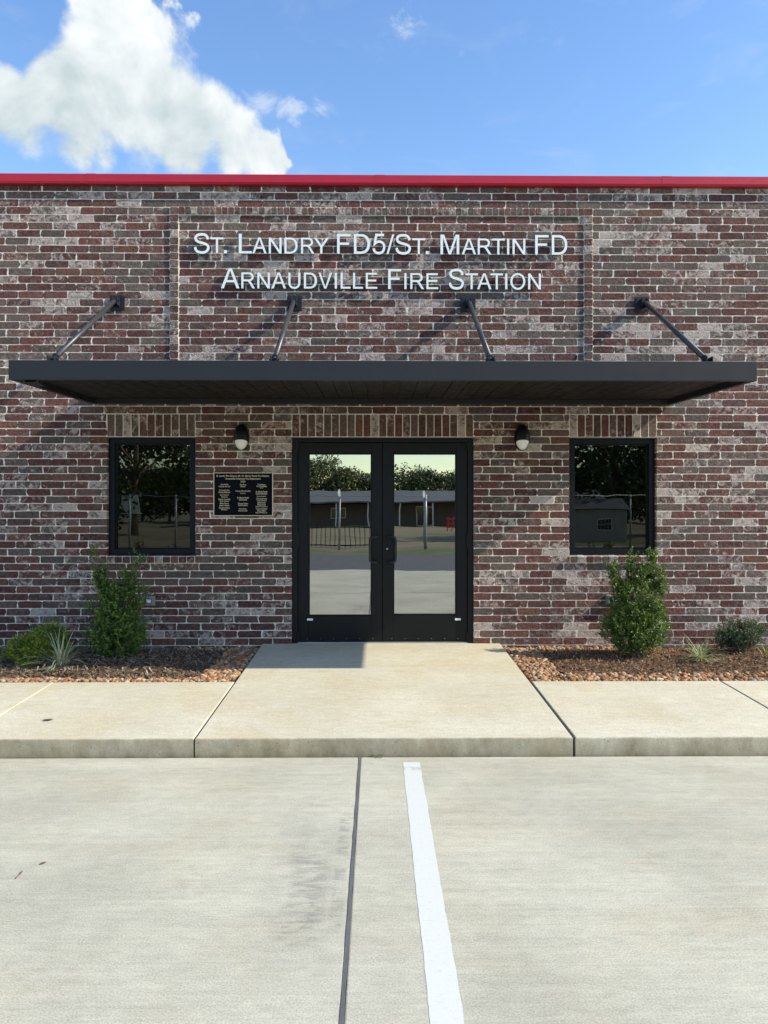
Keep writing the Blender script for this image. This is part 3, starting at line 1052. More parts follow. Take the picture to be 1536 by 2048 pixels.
S_PATH = smooth_path([(.735, .70), (.695, .83), (.58, .925), (.41, .945), (.225, .92), (.115, .835), (.10, .735), (.15, .635), (.28, .568), (.46, .518), (.63, .46),
                      (.73, .375), (.748, .27), (.69, .145), (.565, .07), (.40, .055), (.22, .09), (.11, .185), (.068, .325)])
GLYPH = {
    'A': [[(0, 0), (.39, 1), (.54, 1), (.93, 0), (.785, 0), (.675, .30), (.255, .30), (.147, 0)], [(.293, .41), (.637, .41), (.465, .885)]],
    'D': [[(0, 0), (0, 1), (.36, 1)] + arc(.36, .5, .47, .5, 88, -88, 18, 2.25) + [(.36, 0)], [(.13, .118), (.13, .882), (.35, .882)] + arc(.35, .5, .345, .382, 88, -88, 18, 2.25) + [(.35, .118)]],
    'R': [[(0, 0), (0, 1), (.47, 1)] + arc(.47, .725, .32, .275, 85, -72, 14, 2.2) + [(.625, .40), (.88, 0), (.715, 0), (.515, .33), (.43, .425), (.35, .444), (.132, .444), (.132, 0)],
          [(.132, .56), (.132, .89), (.45, .89)] + arc(.45, .725, .205, .165, 85, -85, 12, 2.2) + [(.45, .56)]],
    'N': [[(0, 0), (0, 1), (.14, 1), (.652, .215), (.652, 1), (.78, 1), (.78, 0), (.64, 0), (.128, .786), (.128, 0)]],
    'M': [[(0, 0), (0, 1), (.19, 1), (.43, .29), (.475, .15), (.525, .305), (.765, 1), (.95, 1), (.95, 0), (.82, 0), (.82, .84), (.535, 0), (.415, 0), (.13, .855), (.13, 0)]],
    'Y': [[(.40, 0), (.40, .424), (0, 1), (.165, 1), (.37, .69), (.468, .53), (.57, .69), (.77, 1), (.93, 1), (.532, .424), (.532, 0)]],
    'V': [[(.39, 0), (0, 1), (.145, 1), (.405, .275), (.463, .11), (.525, .275), (.79, 1), (.93, 1), (.535, 0)]],
    'T': [[(.335, 0), (.335, .882), (0, .882), (0, 1), (.8, 1), (.8, .882), (.467, .882), (.467, 0)]],
    'F': [[(0, 0), (0, 1), (.675, 1), (.675, .882), (.132, .882), (.132, .572), (.60, .572), (.60, .454), (.132, .454), (.132, 0)]],
    'E': [[(0, 0), (0, 1), (.724, 1), (.724, .882), (.132, .882), (.132, .576), (.685, .576), (.685, .458), (.132, .458), (.132, .118), (.748, .118), (.748, 0)]],
    'L': [[(0, 0), (0, 1), (.132, 1), (.132, .118), (.63, .118), (.63, 0)]],
    'I': [[(0, 0), (0, 1), (.132, 1), (.132, 0)]],
    '.': [[(0, 0), (0, 1), (1, 1), (1, 0)]],
    '/': [[(0, 0), (.29, 1), (.39, 1), (.1, 0)]],
    'U': [[(0, 1), (0, .40)] + arc(.39, .40, .39, .415, 180, 360, 20, 2.2) + [(.78, .40), (.78, 1), (.648, 1), (.648, .40)] + arc(.39, .40, .258, .297, 360, 180, 20, 2.2) + [(.132, .40), (.132, 1)]],
    'O': [arc(.48, .5, .48, .515, 0, 350, 35), arc(.48, .5, .345, .395, 0, 350, 35)],
    'S': [ribbon(S_PATH, .125)],
    '5': [ribbon([(.60, .94), (.195, .94), (.118, .515)] + smooth_path([(.20, .585), (.33, .62), (.48, .585), (.58, .48), (.605, .33), (.56, .175), (.45, .078), (.31, .055), (.17, .09), (.09, .185), (.06, .285)]), .12)],
}


def glyph_mesh(ch):
    cu = bpy.data.curves.new('glyph', 'CURVE')
    cu.dimensions = '2D'
    cu.fill_mode = 'BOTH'
    cu.extrude = 0.5
    for P in GLYPH[ch]:
        sp_ = cu.splines.new('POLY')
        sp_.points.add(len(P) - 1)
        for q, p in zip(sp_.points, P):
            q.co = (p[0], p[1], 0, 1)
        sp_.use_cyclic_u = True
    to = bpy.data.objects.new('glyph', cu)
    COL.objects.link(to)
    dg = bpy.context.evaluated_depsgraph_get()
    dg.update()
    me = bpy.data.meshes.new_from_object(to.evaluated_get(dg))
    bpy.data.objects.remove(to)
    bpy.data.curves.remove(cu)
    return me


def fit_text(body, name, x0, x1, z0, z1, y, depth, mat, parent, side=None, res=6):
    me = glyph_mesh(body) if depth else text_mesh(body, 0.0, res=res)
    xs = [v.co.x for v in me.vertices]
    ys = [v.co.y for v in me.vertices]
    ax, bx, ay, by = min(xs), max(xs), min(ys), max(ys)
    for v in me.vertices:
        q = v.co.copy()
        v.co = (x0 + (q.x - ax) / (bx - ax) * (x1 - x0), y - (q.z + (0.5 if depth else 0)) * depth, z0 + (q.y - ay) / (by - ay) * (z1 - z0))
    me.name = name
    me.materials.clear()
    me.materials.append(MAT[mat])
    if side:
        me.materials.append(MAT[side])
        for p in me.polygons:
            p.material_index = 0 if p.normal.y < -0.7 or p.normal.y > 0.7 else 1
    me.update()
    o = bpy.data.objects.new(name, me)
    COL.objects.link(o)
    shift(o, parent)
    return o


def wx(px):
    u = (px - 768) / 1500
    return -0.067 + 8.0 * (u + 0.010) / (1 - 0.010 * u)


def wzz(py):
    return 1.64 + (1024 - py) / 187.5


sign = empty('wall_sign', (0, 0, 4.0))
tag(sign, 'white raised letters naming the fire station on the brick wall', 'sign')
L1 = [('S', 38, 160, 1, 0), ('T', 168, 270, 0, 0), ('.', 273, 297, 2, 0), ('L', 390, 492, 1, 0), ('A', 495, 608, 0, 0), ('N', 625, 725, 0, 0),
      ('D', 748, 850, 0, 0), ('R', 878, 982, 0, 0), ('Y', 978, 1095, 0, 0), ('F', 1160, 1265, 1, 0), ('D', 1292, 1418, 1, 0), ('5', 1438, 1538, 1, 0),
      ('/', 90, 150, 1, 1), ('S', 160, 282, 1, 1), ('T', 292, 395, 0, 1), ('.', 398, 421, 2, 1), ('M', 513, 660, 1, 1), ('A', 680, 792, 0, 1),
      ('R', 805, 912, 0, 1), ('T', 915, 1018, 0, 1), ('I', 1035, 1052, 0, 1), ('N', 1078, 1178, 0, 1), ('F', 1255, 1360, 1, 1), ('D', 1385, 1507, 1, 1)]
L2 = [('A', 250, 395, 1, 0), ('R', 410, 517, 0, 0), ('N', 535, 633, 0, 0), ('A', 645, 760, 0, 0), ('U', 778, 872, 0, 0), ('D', 900, 1002, 0, 0),
      ('V', 1015, 1120, 0, 0), ('I', 1142, 1159, 0, 0), ('L', 1188, 1265, 0, 0), ('L', 1285, 1363, 0, 0), ('E', 1385, 1475, 0, 0),
      ('F', 103, 205, 1, 1), ('I', 230, 247, 0, 1), ('R', 277, 385, 0, 1), ('E', 403, 495, 0, 1), ('S', 578, 697, 1, 1), ('T', 708, 806, 0, 1),
      ('A', 800, 912, 0, 1), ('T', 905, 1003, 0, 1), ('I', 1020, 1037, 0, 1), ('O', 1060, 1178, 0, 1), ('N', 1200, 1300, 0, 1)]
for L, big, small, bot in ((L1, 471.3, 478.8, 510.5), (L2, 540.0, 548.2, 579.8)):
    for ch, a, b, sz, half in L:
        ox = 750 if half else 380
        dy = 0.4 if half else 0.0
        top = big if sz == 1 else (small if sz == 0 else bot - 6.3)
        rnd = 0.9 if ch in 'SO5' else 0.0
        if ch == 'U':
            rnd = 0.0
        fit_text(ch, 'letter', wx(ox + a / 3.938), wx(ox + b / 3.938), wzz(bot + dy + rnd + (0.6 if ch == 'U' else 0)), wzz(top + dy - rnd), -0.022, 0.020,
                 'letter_white', sign, 'letter_side')

# ------------------------------------------------------------------ dedication plaque
px0, px1, pz0, pz1 = wx(428), wx(546.5), wzz(1032), wzz(945.5)
plq = empty('plaque', ((px0 + px1) / 2, -0.01, pz0))
tag(plq, 'black dedication plaque with gold border and three columns of names', 'plaque')
shift(MB().box(px0 + 0.0, px1 - 0.0, -0.022, -0.008, pz0, pz1, 0.002).done('plate', 'plaque_black'), plq)
mb = MB()
frame_mesh(mb, px0 - 0.001, px1 + 0.001, pz0 - 0.001, pz1 + 0.001, -0.026, -0.007, 0.0085, 0.0085, 0.0085, 0.0085, 0.001)
shift(mb.done('border', 'plaque_gold'), plq)


def plaque_line(s, cx, cy, wpx, hpx, heavy=True):
    """cx, cy, width, height as fractions of the enlarged plate (1536 x 1178 over 150 x 115)"""
    k = 150 / 1536
    xa, xb = wx(410 + (cx - wpx / 2) * k), wx(410 + (cx + wpx / 2) * k)
    za, zb = wzz(930 + (cy + hpx / 2) * k), wzz(930 + (cy - hpx / 2) * k)
    fit_text(s, 'engraved_line', xa, xb, za, zb, -0.0228, 0.0, 'plaque_gold', plq, res=2)


for ln in (('St. Landry Fire District #5 / St. Martin Parish Fire District', 780, 232, 1080, 46), ('Arnaudville Volunteer Fire Department', 785, 288, 720, 46),
           ('2023', 785, 342, 95, 36),
           ('John Wyble', 405, 405, 155, 34), ('Arnaudville Fire Chief', 405, 443, 235, 26), ('St. Landry Fire', 405, 522, 205, 36), ('District #5 Board', 405, 562, 230, 34),
           ('Jim Howard', 405, 618, 175, 32), ('Chairman', 405, 655, 125, 26), ('Darrian Courville', 405, 705, 240, 30), ('Ryan Guard', 405, 747, 180, 32),
           ('Blake Storm', 405, 789, 180, 30), ('Jason Sibille', 405, 834, 210, 30), ('Camden Killens', 405, 878, 220, 30), ('Members', 405, 914, 125, 24),
           ('Sean Ross', 785, 405, 125, 32), ('Architect', 785, 443, 105, 24), ('Tommy & Paul Gauthier', 785, 538, 320, 36), ('Contractor', 785, 580, 115, 24),
           ('St. Martin Parish', 785, 672, 235, 36), ('Government', 785, 713, 165, 32), ('Chester Cedars', 785, 790, 205, 32), ('Parish President', 785, 827, 185, 28),
           ('Brady Melder', 785, 902, 165, 30), ('Parish Fire Chief', 785, 938, 180, 26),
           ('Todd Meaux', 1165, 405, 165, 32), ('Town of Arnaudville', 1165, 440, 215, 26), ('Mayor', 1165, 472, 70, 24), ('St. Martin Parish', 1165, 548, 230, 34),
           ('Council Members', 1165, 588, 235, 34), ('Byron Fuselier', 1165, 645, 185, 30), ('Chris Landreneau', 1165, 690, 220, 30), ('Tangie Narcisse', 1165, 732, 200, 32),
           ('David Poirier', 1165, 772, 170, 32), ('Mike Huval', 1165, 814, 165, 30), ('Daniel Davenport', 1165, 856, 240, 30), ('Vincent Alexander', 1165, 897, 235, 30),
           ('Allan LeBlanc', 1165, 938, 180, 30), ('Daniel Richard, Jr.', 1165, 980, 240, 32)):
    plaque_line(*ln)


# ------------------------------------------------------------------ oval wall lights
def sconce(x, zc, label):
    s = empty('wall_light', (x, -0.004, zc))
    tag(s, label, 'wall light', 'oval wall lights either side of the entrance')
    HW, HH, DP = 0.080, 0.140, 0.105
    # domed oval: rings from the wall outwards; split by an arched line into housing and lens

    def surf(k, n=36):
        V, F = [], []
        rings = [(1.0, 0.0), (1.0, 0.03), (0.985, 0.045), (0.93, 0.065), (0.82, 0.082), (0.64, 0.095), (0.42, 0.102), (0.2, 0.105)]
        for r, dpt in rings:
            for j in range(n):
                a = 2 * math.pi * j / n
                V.append((HW * r * k * math.cos(a), -dpt * k, HH * r * k * math.sin(a)))
        V.append((0, -DP * k, 0))
        for i in range(len(rings) - 1):
            for j in range(n):
                F.append((i * n + j, i * n + (j + 1) % n, (i + 1) * n + (j + 1) % n, (i + 1) * n + j))
        c = len(V) - 1
        i = len(rings) - 1
        for j in range(n):
            F.append((i * n + j, i * n + (j + 1) % n, c))
        return V, F
    for nm, mat, k, keep in (('housing', 'lamp_body', 1.0, True), ('lens', 'lens', 0.962, False)):
        V, F = surf(k)
        bm = bmesh.new()
        vs_ = [bm.verts.new(v) for v in V]
        for f in F:
            bm.faces.new([vs_[i] for i in f])
        bmesh.ops.bisect_plane(bm, geom=bm.verts[:] + bm.edges[:] + bm.faces[:], plane_co=(0, -0.09, -0.036), plane_no=Vector((0, 0.42, 1)).normalized(), clear_inner=False, clear_outer=False)
        kill = []
        for f in bm.faces:
            c = f.calc_center_median()
            above = (Vector((c.x, c.y, c.z)) - Vector((0, -0.09, -0.036))).dot(Vector((0, 0.42, 1)).normalized()) > 0
            rim = c.y > -0.040 if keep else False
            if keep and not above and not rim:
                kill.append(f)
            if not keep and above:
                kill.append(f)
        bmesh.ops.delete(bm, geom=kill, context='FACES')
        bmesh.ops.recalc_face_normals(bm, faces=bm.faces[:])
        me = bpy.data.meshes.new(nm)
        bm.to_mesh(me)
        bm.free()
        for p in me.polygons:
            p.use_smooth = True
        link(nm, me, s, mat)
    MB().prism([(0.074 * math.cos(a * math.pi / 12), 0.134 * math.sin(a * math.pi / 12)) for a in range(24)], 'y', -0.006, 0.002).done('back_plate', 'lamp_body', s)


sconce(wx(484), 2.433, 'oval black wall light with white lens left of the doors, above the plaque')
sconce(wx(1043), 2.433, 'oval black wall light with white lens right of the doors')


# ------------------------------------------------------------------ weatherproof outlet boxes
def outlet(x, zc, label):
    s = empty('outlet_box', (x, 0, zc))
    tag(s, label, 'outlet', 'outlet boxes low on the brick wall')
    MB().box(-0.070, 0.070, -0.028, -0.004, -0.051, 0.051, 0.006).done('back_box', 'galvanised', s)
    cv = MB()
    frame_mesh(cv, -0.060, 0.060, -0.042, 0.042, -0.060, -0.0285, 0.018, 0.014, 0.014, 0.014, 0.003)
    cv.done('cover_frame', 'galvanised', s)
    MB().box(-0.041, 0.045, -0.040, -0.029, -0.027, 0.027, 0.001).done('cover_recess', 'black_plastic', s)
    MB().box(-0.018, 0.036, -0.0475, -0.0405, -0.019, 0.019, 0.002).done('receptacle', 'white_plastic', s)
    return s


outlet(wx(298), wzz(1201), 'grey outlet box low on the wall right of the shaded tall shrub')
outlet(wx(1224), wzz(1199), 'grey outlet box on the wall half hidden by the sunlit tall shrub')

# ------------------------------------------------------------------ planting beds
def bed_z(x, y):
    """surface of the bed"""
    s = 0.150 + 0.02 * (y + 1.53) / 1.53
    if x > 0:
        m = max(0, 1 - ((y + 0.62) / 0.52) ** 2) * min(1, max(0, (x - 1.62) / 0.4))
        s += 0.085 * m * (0.8 + 0.3 * math.sin(x * 1.7 + 0.4))
    else:
        m = max(0, 1 - ((y + 0.72) / 0.66) ** 2) * min(1, max(0, (-1.75 - x) / 0.3))
        s += 0.055 * m * (0.9 + 0.2 * math.sin(x * 2.1))
    return s + 0.008 * mnoise.noise(Vector((x * 5, y * 5, 0)))


def bed_sheet(name, x0, x1):
    nx, ny = int((x1 - x0) / 0.05), 32
    V = [(x0 + (x1 - x0) * i / nx, -1.528 + 1.526 * j / ny, bed_z(x0 + (x1 - x0) * i / nx, -1.528 + 1.526 * j / ny)) for i in range(nx + 1) for j in range(ny + 1)]
    F = [(i * (ny + 1) + j, (i + 1) * (ny + 1) + j, (i + 1) * (ny + 1) + j + 1, i * (ny + 1) + j + 1) for i in range(nx) for j in range(ny)]
    o = link(name, mesh(name, V, F, True), None, 'mulch_brown')
    tag(o, kind='structure')
    return o


bed_sheet('planting_bed', -6.6, -1.286)
bed_sheet('planting_bed', 1.256, 6.6)

# zones: where gravel lies instead of mulch
def is_gravel(x, y):
    if x > 0:
        e = 0.02 * mnoise.noise(Vector((x * 6, y * 6, 2)))
        return y < -1.235 + e or (x < 1.60 + 0.12 * (-y) * 0 + e and True) or (y > -0.13 + e and x < 2.9)
    e = 0.02 * mnoise.noise(Vector((x * 6, y * 6, 5)))
    return y < -1.375 + e or x > -1.62 + e * 2 or (y > -0.10 + e and x > -2.2)


def ico(sub):
    bm = bmesh.new()
    bmesh.ops.create_icosphere(bm, subdivisions=sub, radius=1.0)
    V = [v.co.copy() for v in bm.verts]
    bm.verts.index_update()
    F = [tuple(v.index for v in f.verts) for f in bm.faces]
    bm.free()
    return V, F


ICO = ico(2)
ICO1 = ico(1)
PEB = [(0.33, 0.165, 0.075), (0.38, 0.215, 0.11), (0.27, 0.125, 0.06), (0.42, 0.29, 0.18), (0.34, 0.22, 0.13), (0.22, 0.135, 0.085), (0.45, 0.34, 0.23), (0.33, 0.14, 0.075)]


def gravel(name, x0, x1, count, label, rngs, dens_x=None):
    rg = random.Random(rngs)
    V, F, C = [], [], []
    shapes = []
    for k in range(14):
        sv = []
        q = Vector((rg.uniform(-9, 9), rg.uniform(-9, 9), rg.uniform(-9, 9)))
        for v in ICO[0]:
            sv.append(v * (1 + 0.34 * mnoise.noise(v * 1.3 + q) + 0.10 * mnoise.noise(v * 3.1 + q)))
        shapes.append(sv)
    placed = 0
    tries = 0
    while placed < count and tries < count * 40:
        tries += 1
        x, y = rg.uniform(x0, x1), rg.uniform(-1.515, -0.012)
        if not is_gravel(x, y):
            continue
        s = rg.choice((0.010, 0.013, 0.015, 0.018, 0.022)) * rg.uniform(0.85, 1.2)
        if x < 0 and y < -1.3:
            s *= 0.95
        sc = Vector((s * rg.uniform(0.9, 1.4), s * rg.uniform(0.8, 1.1), s * rg.uniform(0.6, 0.85)))
        rot = Matrix.Rotation(rg.uniform(0, 6.28), 3, 'Z') @ Matrix.Rotation(rg.uniform(-0.6, 0.6), 3, 'X')
        z = bed_z(x, y) + sc.z * 0.5 + rg.uniform(0, 0.020)
        if y < -1.44:
            z = min(z, wz(YB) + 0.004)
        k = len(V)
        c = rg.choice(PEB)
        f = rg.uniform(0.75, 1.2)
        c = (c[0] * f, c[1] * f, c[2] * f)
        for v in rg.choice(shapes):
            p = rot @ Vector((v.x * sc.x, v.y * sc.y, v.z * sc.z))
            V.append((x + p.x, min(y + p.y, -0.004), z + p.z))
            C.append(c)
        F += [(a + k, b + k, d_ + k) for a, b, d_ in ICO[1]]
        placed += 1
    o = link(name, mesh(name, V, F, True, C), None, 'stone')
    tag(o, label, 'gravel', kind='stuff')


gravel('gravel', -5.4, -1.31, 3000, 'orange brown gravel strip edging the shaded left bed', 3)
gravel('gravel', 1.28, 5.4, 4200, 'orange brown gravel edging the sunlit right bed', 4)


def mulch(name, x0, x1, count, cols, label, seed, lmin, lmax):
    rg = random.Random(seed)
    V, F, C = [], [], []
    n = 0
    while n < count:
        x, y = rg.uniform(x0, x1), rg.uniform(-1.40, -0.01)
        if is_gravel(x, y) and not rg.random() < 0.02:
            continue
        n += 1
        l, w, h = rg.uniform(lmin, lmax), rg.uniform(0.0025, 0.007), rg.uniform(0.001, 0.004)
        a, tl = rg.uniform(0, 6.283), rg.gauss(0, 0.35)
        dx = Vector((math.cos(a) * math.cos(tl), math.sin(a) * math.cos(tl), math.sin(tl)))
        dy = Vector((-math.sin(a), math.cos(a), rg.uniform(-0.6, 0.6))).normalized()
        dz = dx.cross(dy)
        c0 = Vector((x, y, bed_z(x, y) + rg.uniform(0.0, 0.020) + abs(dx.z) * l * 0.3))
        k = len(V)
        for sx, sy, sz in ((-1, -1, 0), (-1, 1, 0), (1, 0.6, 0), (1, -0.6, 0), (0, 0, 1)):
            p = c0 + dx * (sx * l / 2) + dy * (sy * w) + dz * (sz * h)
            V.append((p.x, min(p.y, -0.003), p.z))
        F += [(k, k + 1, k + 4), (k + 1, k + 2, k + 4), (k + 2, k + 3, k + 4), (k + 3, k, k + 4)]
        c = rg.choice(cols)
        f = rg.uniform(0.6, 1.35)
        C += [(c[0] * f, c[1] * f, c[2] * f)] * 5
    o = link(name, mesh(name, V, F, False, C), None, 'chip')
    tag(o, label, 'mulch', kind='stuff')


mulch('mulch', -5.6, -1.60, 15000, [(0.17, 0.115, 0.078), (0.10, 0.064, 0.042), (0.23, 0.17, 0.125), (0.13, 0.08, 0.052), (0.28, 0.22, 0.165)], 'grey brown straw mulch in the shaded left bed', 5, 0.02, 0.085)
mulch('mulch', 1.58, 5.6, 17000, [(0.22, 0.115, 0.062), (0.13, 0.065, 0.038), (0.28, 0.17, 0.10), (0.17, 0.085, 0.05), (0.33, 0.22, 0.14)], 'reddish brown bark mulch in the sunlit right bed', 6, 0.012, 0.045)

# thin black edging strips between gravel and mulch
def edging(pts, label):
    mb = MB()
    for (xa, ya), (xb, yb) in zip(pts, pts[1:]):
        dirv = Vector((xb - xa, yb - ya, 0)).normalized()
        nrm = Vector((-dirv.y, dirv.x, 0)) * 0.004
        za, zb = bed_z(xa, ya), bed_z(xb, yb)
        V = []
        for x, y, z in ((xa, ya, za), (xb, yb, zb)):
            for s in (-1, 1):
                V += [(x + s * nrm.x, y + s * nrm.y, z - 0.03), (x + s * nrm.x, y + s * nrm.y, z + 0.026)]
        mb.add(V, [(0, 1, 5, 4), (2, 6, 7, 3), (1, 3, 7, 5), (0, 4, 6, 2), (0, 2, 3, 1), (4, 5, 7, 6)])
    tag(mb.done('bed_edging', 'black_plastic'), label, 'edging')


edging([(-6.5 + 0.25 * i, -1.375 + 0.006 * math.sin(i * 1.3)) for i in range(20)] + [(-1.66, -1.36), (-1.60, -1.2), (-1.61, -0.6), (-1.62, -0.12)], 'black edging strip between mulch and gravel in the left bed')
edging([(1.585, -0.14), (1.60, -0.6), (1.60, -1.1), (1.66, -1.225)] + [(1.85 + 0.25 * i, -1.235 + 0.006 * math.sin(i * 1.1)) for i in range(19)], 'black edging strip between mulch and gravel in the right bed')


# ------------------------------------------------------------------ plants
class Leaves:
    def __init__(self):
        self.V, self.F, self.C = [], [], []

    def leaf(self, p, dirv, nrm, l, w, col):
        side = dirv.cross(nrm)
        if side.length < 1e-4:
            side = dirv.orthogonal()
        side.normalize()
        nn = side.cross(dirv)
        k = len(self.V)
        mid = p + dirv * (l * 0.5)
        self.V += [tuple(p), tuple(mid + side * w * 0.5 + nn * w * 0.18), tuple(p + dirv * l - nn * l * 0.10), tuple(mid - side * w * 0.5 + nn * w * 0.18), tuple(mid)]
        self.F += [(k, k + 1, k + 4), (k + 1, k + 2, k + 4), (k + 2, k + 3, k + 4), (k + 3, k, k + 4)]
        self.C += [col] * 5

    def done(self, name, parent, mat='leaf'):
        return link(name, mesh(name, self.V, self.F, False, self.C), parent, mat)


def rdir(rg):
    while True:
        v = Vector((rg.uniform(-1, 1), rg.uniform(-1, 1), rg.uniform(-1, 1)))
        if 0.01 < v.length < 1:
            return v.normalized()


def shrub(name, loc, blobs, nsprig, leaf_l, leaf_w, cols, tipcol, label, seed, upness=0.6, stems=True, cat='shrub'):
    rg = random.Random(seed)
    root = empty(name, loc)
    tag(root, label, cat)
    L = Leaves()
    tot = sum(b[6] for b in blobs)
    br = MB()
    for cx, cy, czz, rx, ry, rz, wgt in blobs:
        C_ = Vector((cx, cy, czz))
        if stems:
            for q in range(3 if wgt < 0.3 else 6):
                tip = C_ + Vector((rg.uniform(-.6, .6) * rx, rg.uniform(-.6, .6) * ry, rg.uniform(0.1, .85) * rz))
                b0 = Vector((rg.uniform(-.03, .03), rg.uniform(-.03, .03), -0.03))
                mid = b0.lerp(tip, 0.45) + Vector((rg.uniform(-.03, .03), rg.uniform(-.03, .03), 0.02))
                br.tube([b0, mid, tip], [0.008, 0.005, 0.0015], 5)
        for _ in range(int(nsprig * wgt / tot)):
            u = rdir(rg)
            r = rg.random() ** 0.32
            lump = 1 + 0.22 * mnoise.noise(Vector((u.x * 2.2 + cx * 9, u.y * 2.2, u.z * 2.2 + seed)))
            p = C_ + Vector((u.x * rx, u.y * ry, u.z * rz)) * r * lump
            if p.z < 0.015:
                continue
            if mnoise.noise(p * 8.5 + Vector((seed, 0, 0))) < -0.12 and rg.random() < 0.85:
                continue
            ax = (Vector((u.x, u.y, u.z * 0.5)) * (1 - upness) + Vector((0, 0, 1)) * upness + rdir(rg) * 0.45).normalized()
            sl = leaf_l * rg.uniform(2.0, 3.6)
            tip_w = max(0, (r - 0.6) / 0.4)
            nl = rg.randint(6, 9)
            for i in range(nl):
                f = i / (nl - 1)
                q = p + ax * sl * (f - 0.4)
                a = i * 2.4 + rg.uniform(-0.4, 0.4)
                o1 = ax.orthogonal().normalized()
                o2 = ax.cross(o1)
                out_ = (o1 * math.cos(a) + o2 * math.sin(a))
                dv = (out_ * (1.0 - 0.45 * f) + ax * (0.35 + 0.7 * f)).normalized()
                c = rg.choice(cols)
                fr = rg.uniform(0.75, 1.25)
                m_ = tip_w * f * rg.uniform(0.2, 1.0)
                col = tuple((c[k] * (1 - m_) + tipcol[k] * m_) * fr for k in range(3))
                L.leaf(q, dv, (ax + rdir(rg) * 0.5).normalized(), leaf_l * rg.uniform(0.75, 1.15), leaf_w * rg.uniform(0.8, 1.15), col)
    L.done('foliage', root)
    if br.V:
        br.done('stem', 'bark', root)
    return root


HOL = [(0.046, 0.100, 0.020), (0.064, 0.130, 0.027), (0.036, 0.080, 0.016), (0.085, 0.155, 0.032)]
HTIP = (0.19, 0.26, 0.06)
xL = -0.067 + (232 - 753) / 1500 * 7.35
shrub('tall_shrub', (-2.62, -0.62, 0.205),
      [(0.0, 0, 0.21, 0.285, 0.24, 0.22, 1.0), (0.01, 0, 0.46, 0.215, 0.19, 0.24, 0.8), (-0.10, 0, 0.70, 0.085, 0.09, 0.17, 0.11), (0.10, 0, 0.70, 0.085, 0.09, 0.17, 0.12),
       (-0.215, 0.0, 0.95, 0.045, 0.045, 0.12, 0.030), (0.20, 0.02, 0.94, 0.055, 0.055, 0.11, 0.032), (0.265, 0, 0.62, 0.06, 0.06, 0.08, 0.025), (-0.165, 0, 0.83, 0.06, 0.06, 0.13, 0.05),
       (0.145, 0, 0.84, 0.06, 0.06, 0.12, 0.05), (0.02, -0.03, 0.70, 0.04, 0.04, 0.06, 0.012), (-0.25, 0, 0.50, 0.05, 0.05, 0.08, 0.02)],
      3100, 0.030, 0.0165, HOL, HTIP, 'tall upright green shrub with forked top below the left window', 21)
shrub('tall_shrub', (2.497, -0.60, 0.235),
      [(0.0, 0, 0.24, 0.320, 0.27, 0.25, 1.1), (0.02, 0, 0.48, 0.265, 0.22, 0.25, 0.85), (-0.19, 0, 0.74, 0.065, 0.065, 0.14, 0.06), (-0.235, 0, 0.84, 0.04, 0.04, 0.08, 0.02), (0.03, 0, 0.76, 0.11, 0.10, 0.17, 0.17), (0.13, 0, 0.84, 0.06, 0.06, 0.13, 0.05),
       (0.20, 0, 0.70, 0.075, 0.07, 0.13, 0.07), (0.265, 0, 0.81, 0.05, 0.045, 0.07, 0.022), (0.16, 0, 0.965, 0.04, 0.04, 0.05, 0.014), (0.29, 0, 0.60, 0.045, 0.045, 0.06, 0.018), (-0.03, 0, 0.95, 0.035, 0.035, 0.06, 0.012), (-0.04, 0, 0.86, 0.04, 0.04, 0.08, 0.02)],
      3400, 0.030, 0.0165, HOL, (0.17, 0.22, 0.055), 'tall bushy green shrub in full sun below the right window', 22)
YB_C = [(0.12, 0.20, 0.028), (0.16, 0.24, 0.03), (0.07, 0.135, 0.022)]
shrub('round_bush', (-3.33, -0.72, 0.18),
      [(0.05, 0.10, 0.18, 0.19, 0.17, 0.17, 0.8), (-0.08, -0.10, 0.13, 0.17, 0.15, 0.13, 0.8), (0.0, -0.26, 0.05, 0.08, 0.07, 0.07, 0.08), (0.17, 0.05, 0.14, 0.10, 0.12, 0.12, 0.25)],
      2100, 0.026, 0.013, YB_C, (0.34, 0.36, 0.04), 'low round yellow green bush left of the striped grass', 23, 0.35, cat='bush')
shrub('round_bush', (3.56, -0.52, 0.215),
      [(0.02, 0, 0.21, 0.23, 0.19, 0.13, 1.0), (0.0, 0, 0.13, 0.15, 0.14, 0.10, 0.4), (-0.19, 0, 0.10, 0.07, 0.07, 0.06, 0.06), (0.19, 0, 0.27, 0.07, 0.07, 0.07, 0.1)],
      1400, 0.020, 0.0115, [(0.045, 0.075, 0.040), (0.060, 0.090, 0.052), (0.032, 0.055, 0.028)], (0.16, 0.20, 0.13), 'low grey green bush beside the wall right of the striped grass', 24, 0.3, cat='bush')


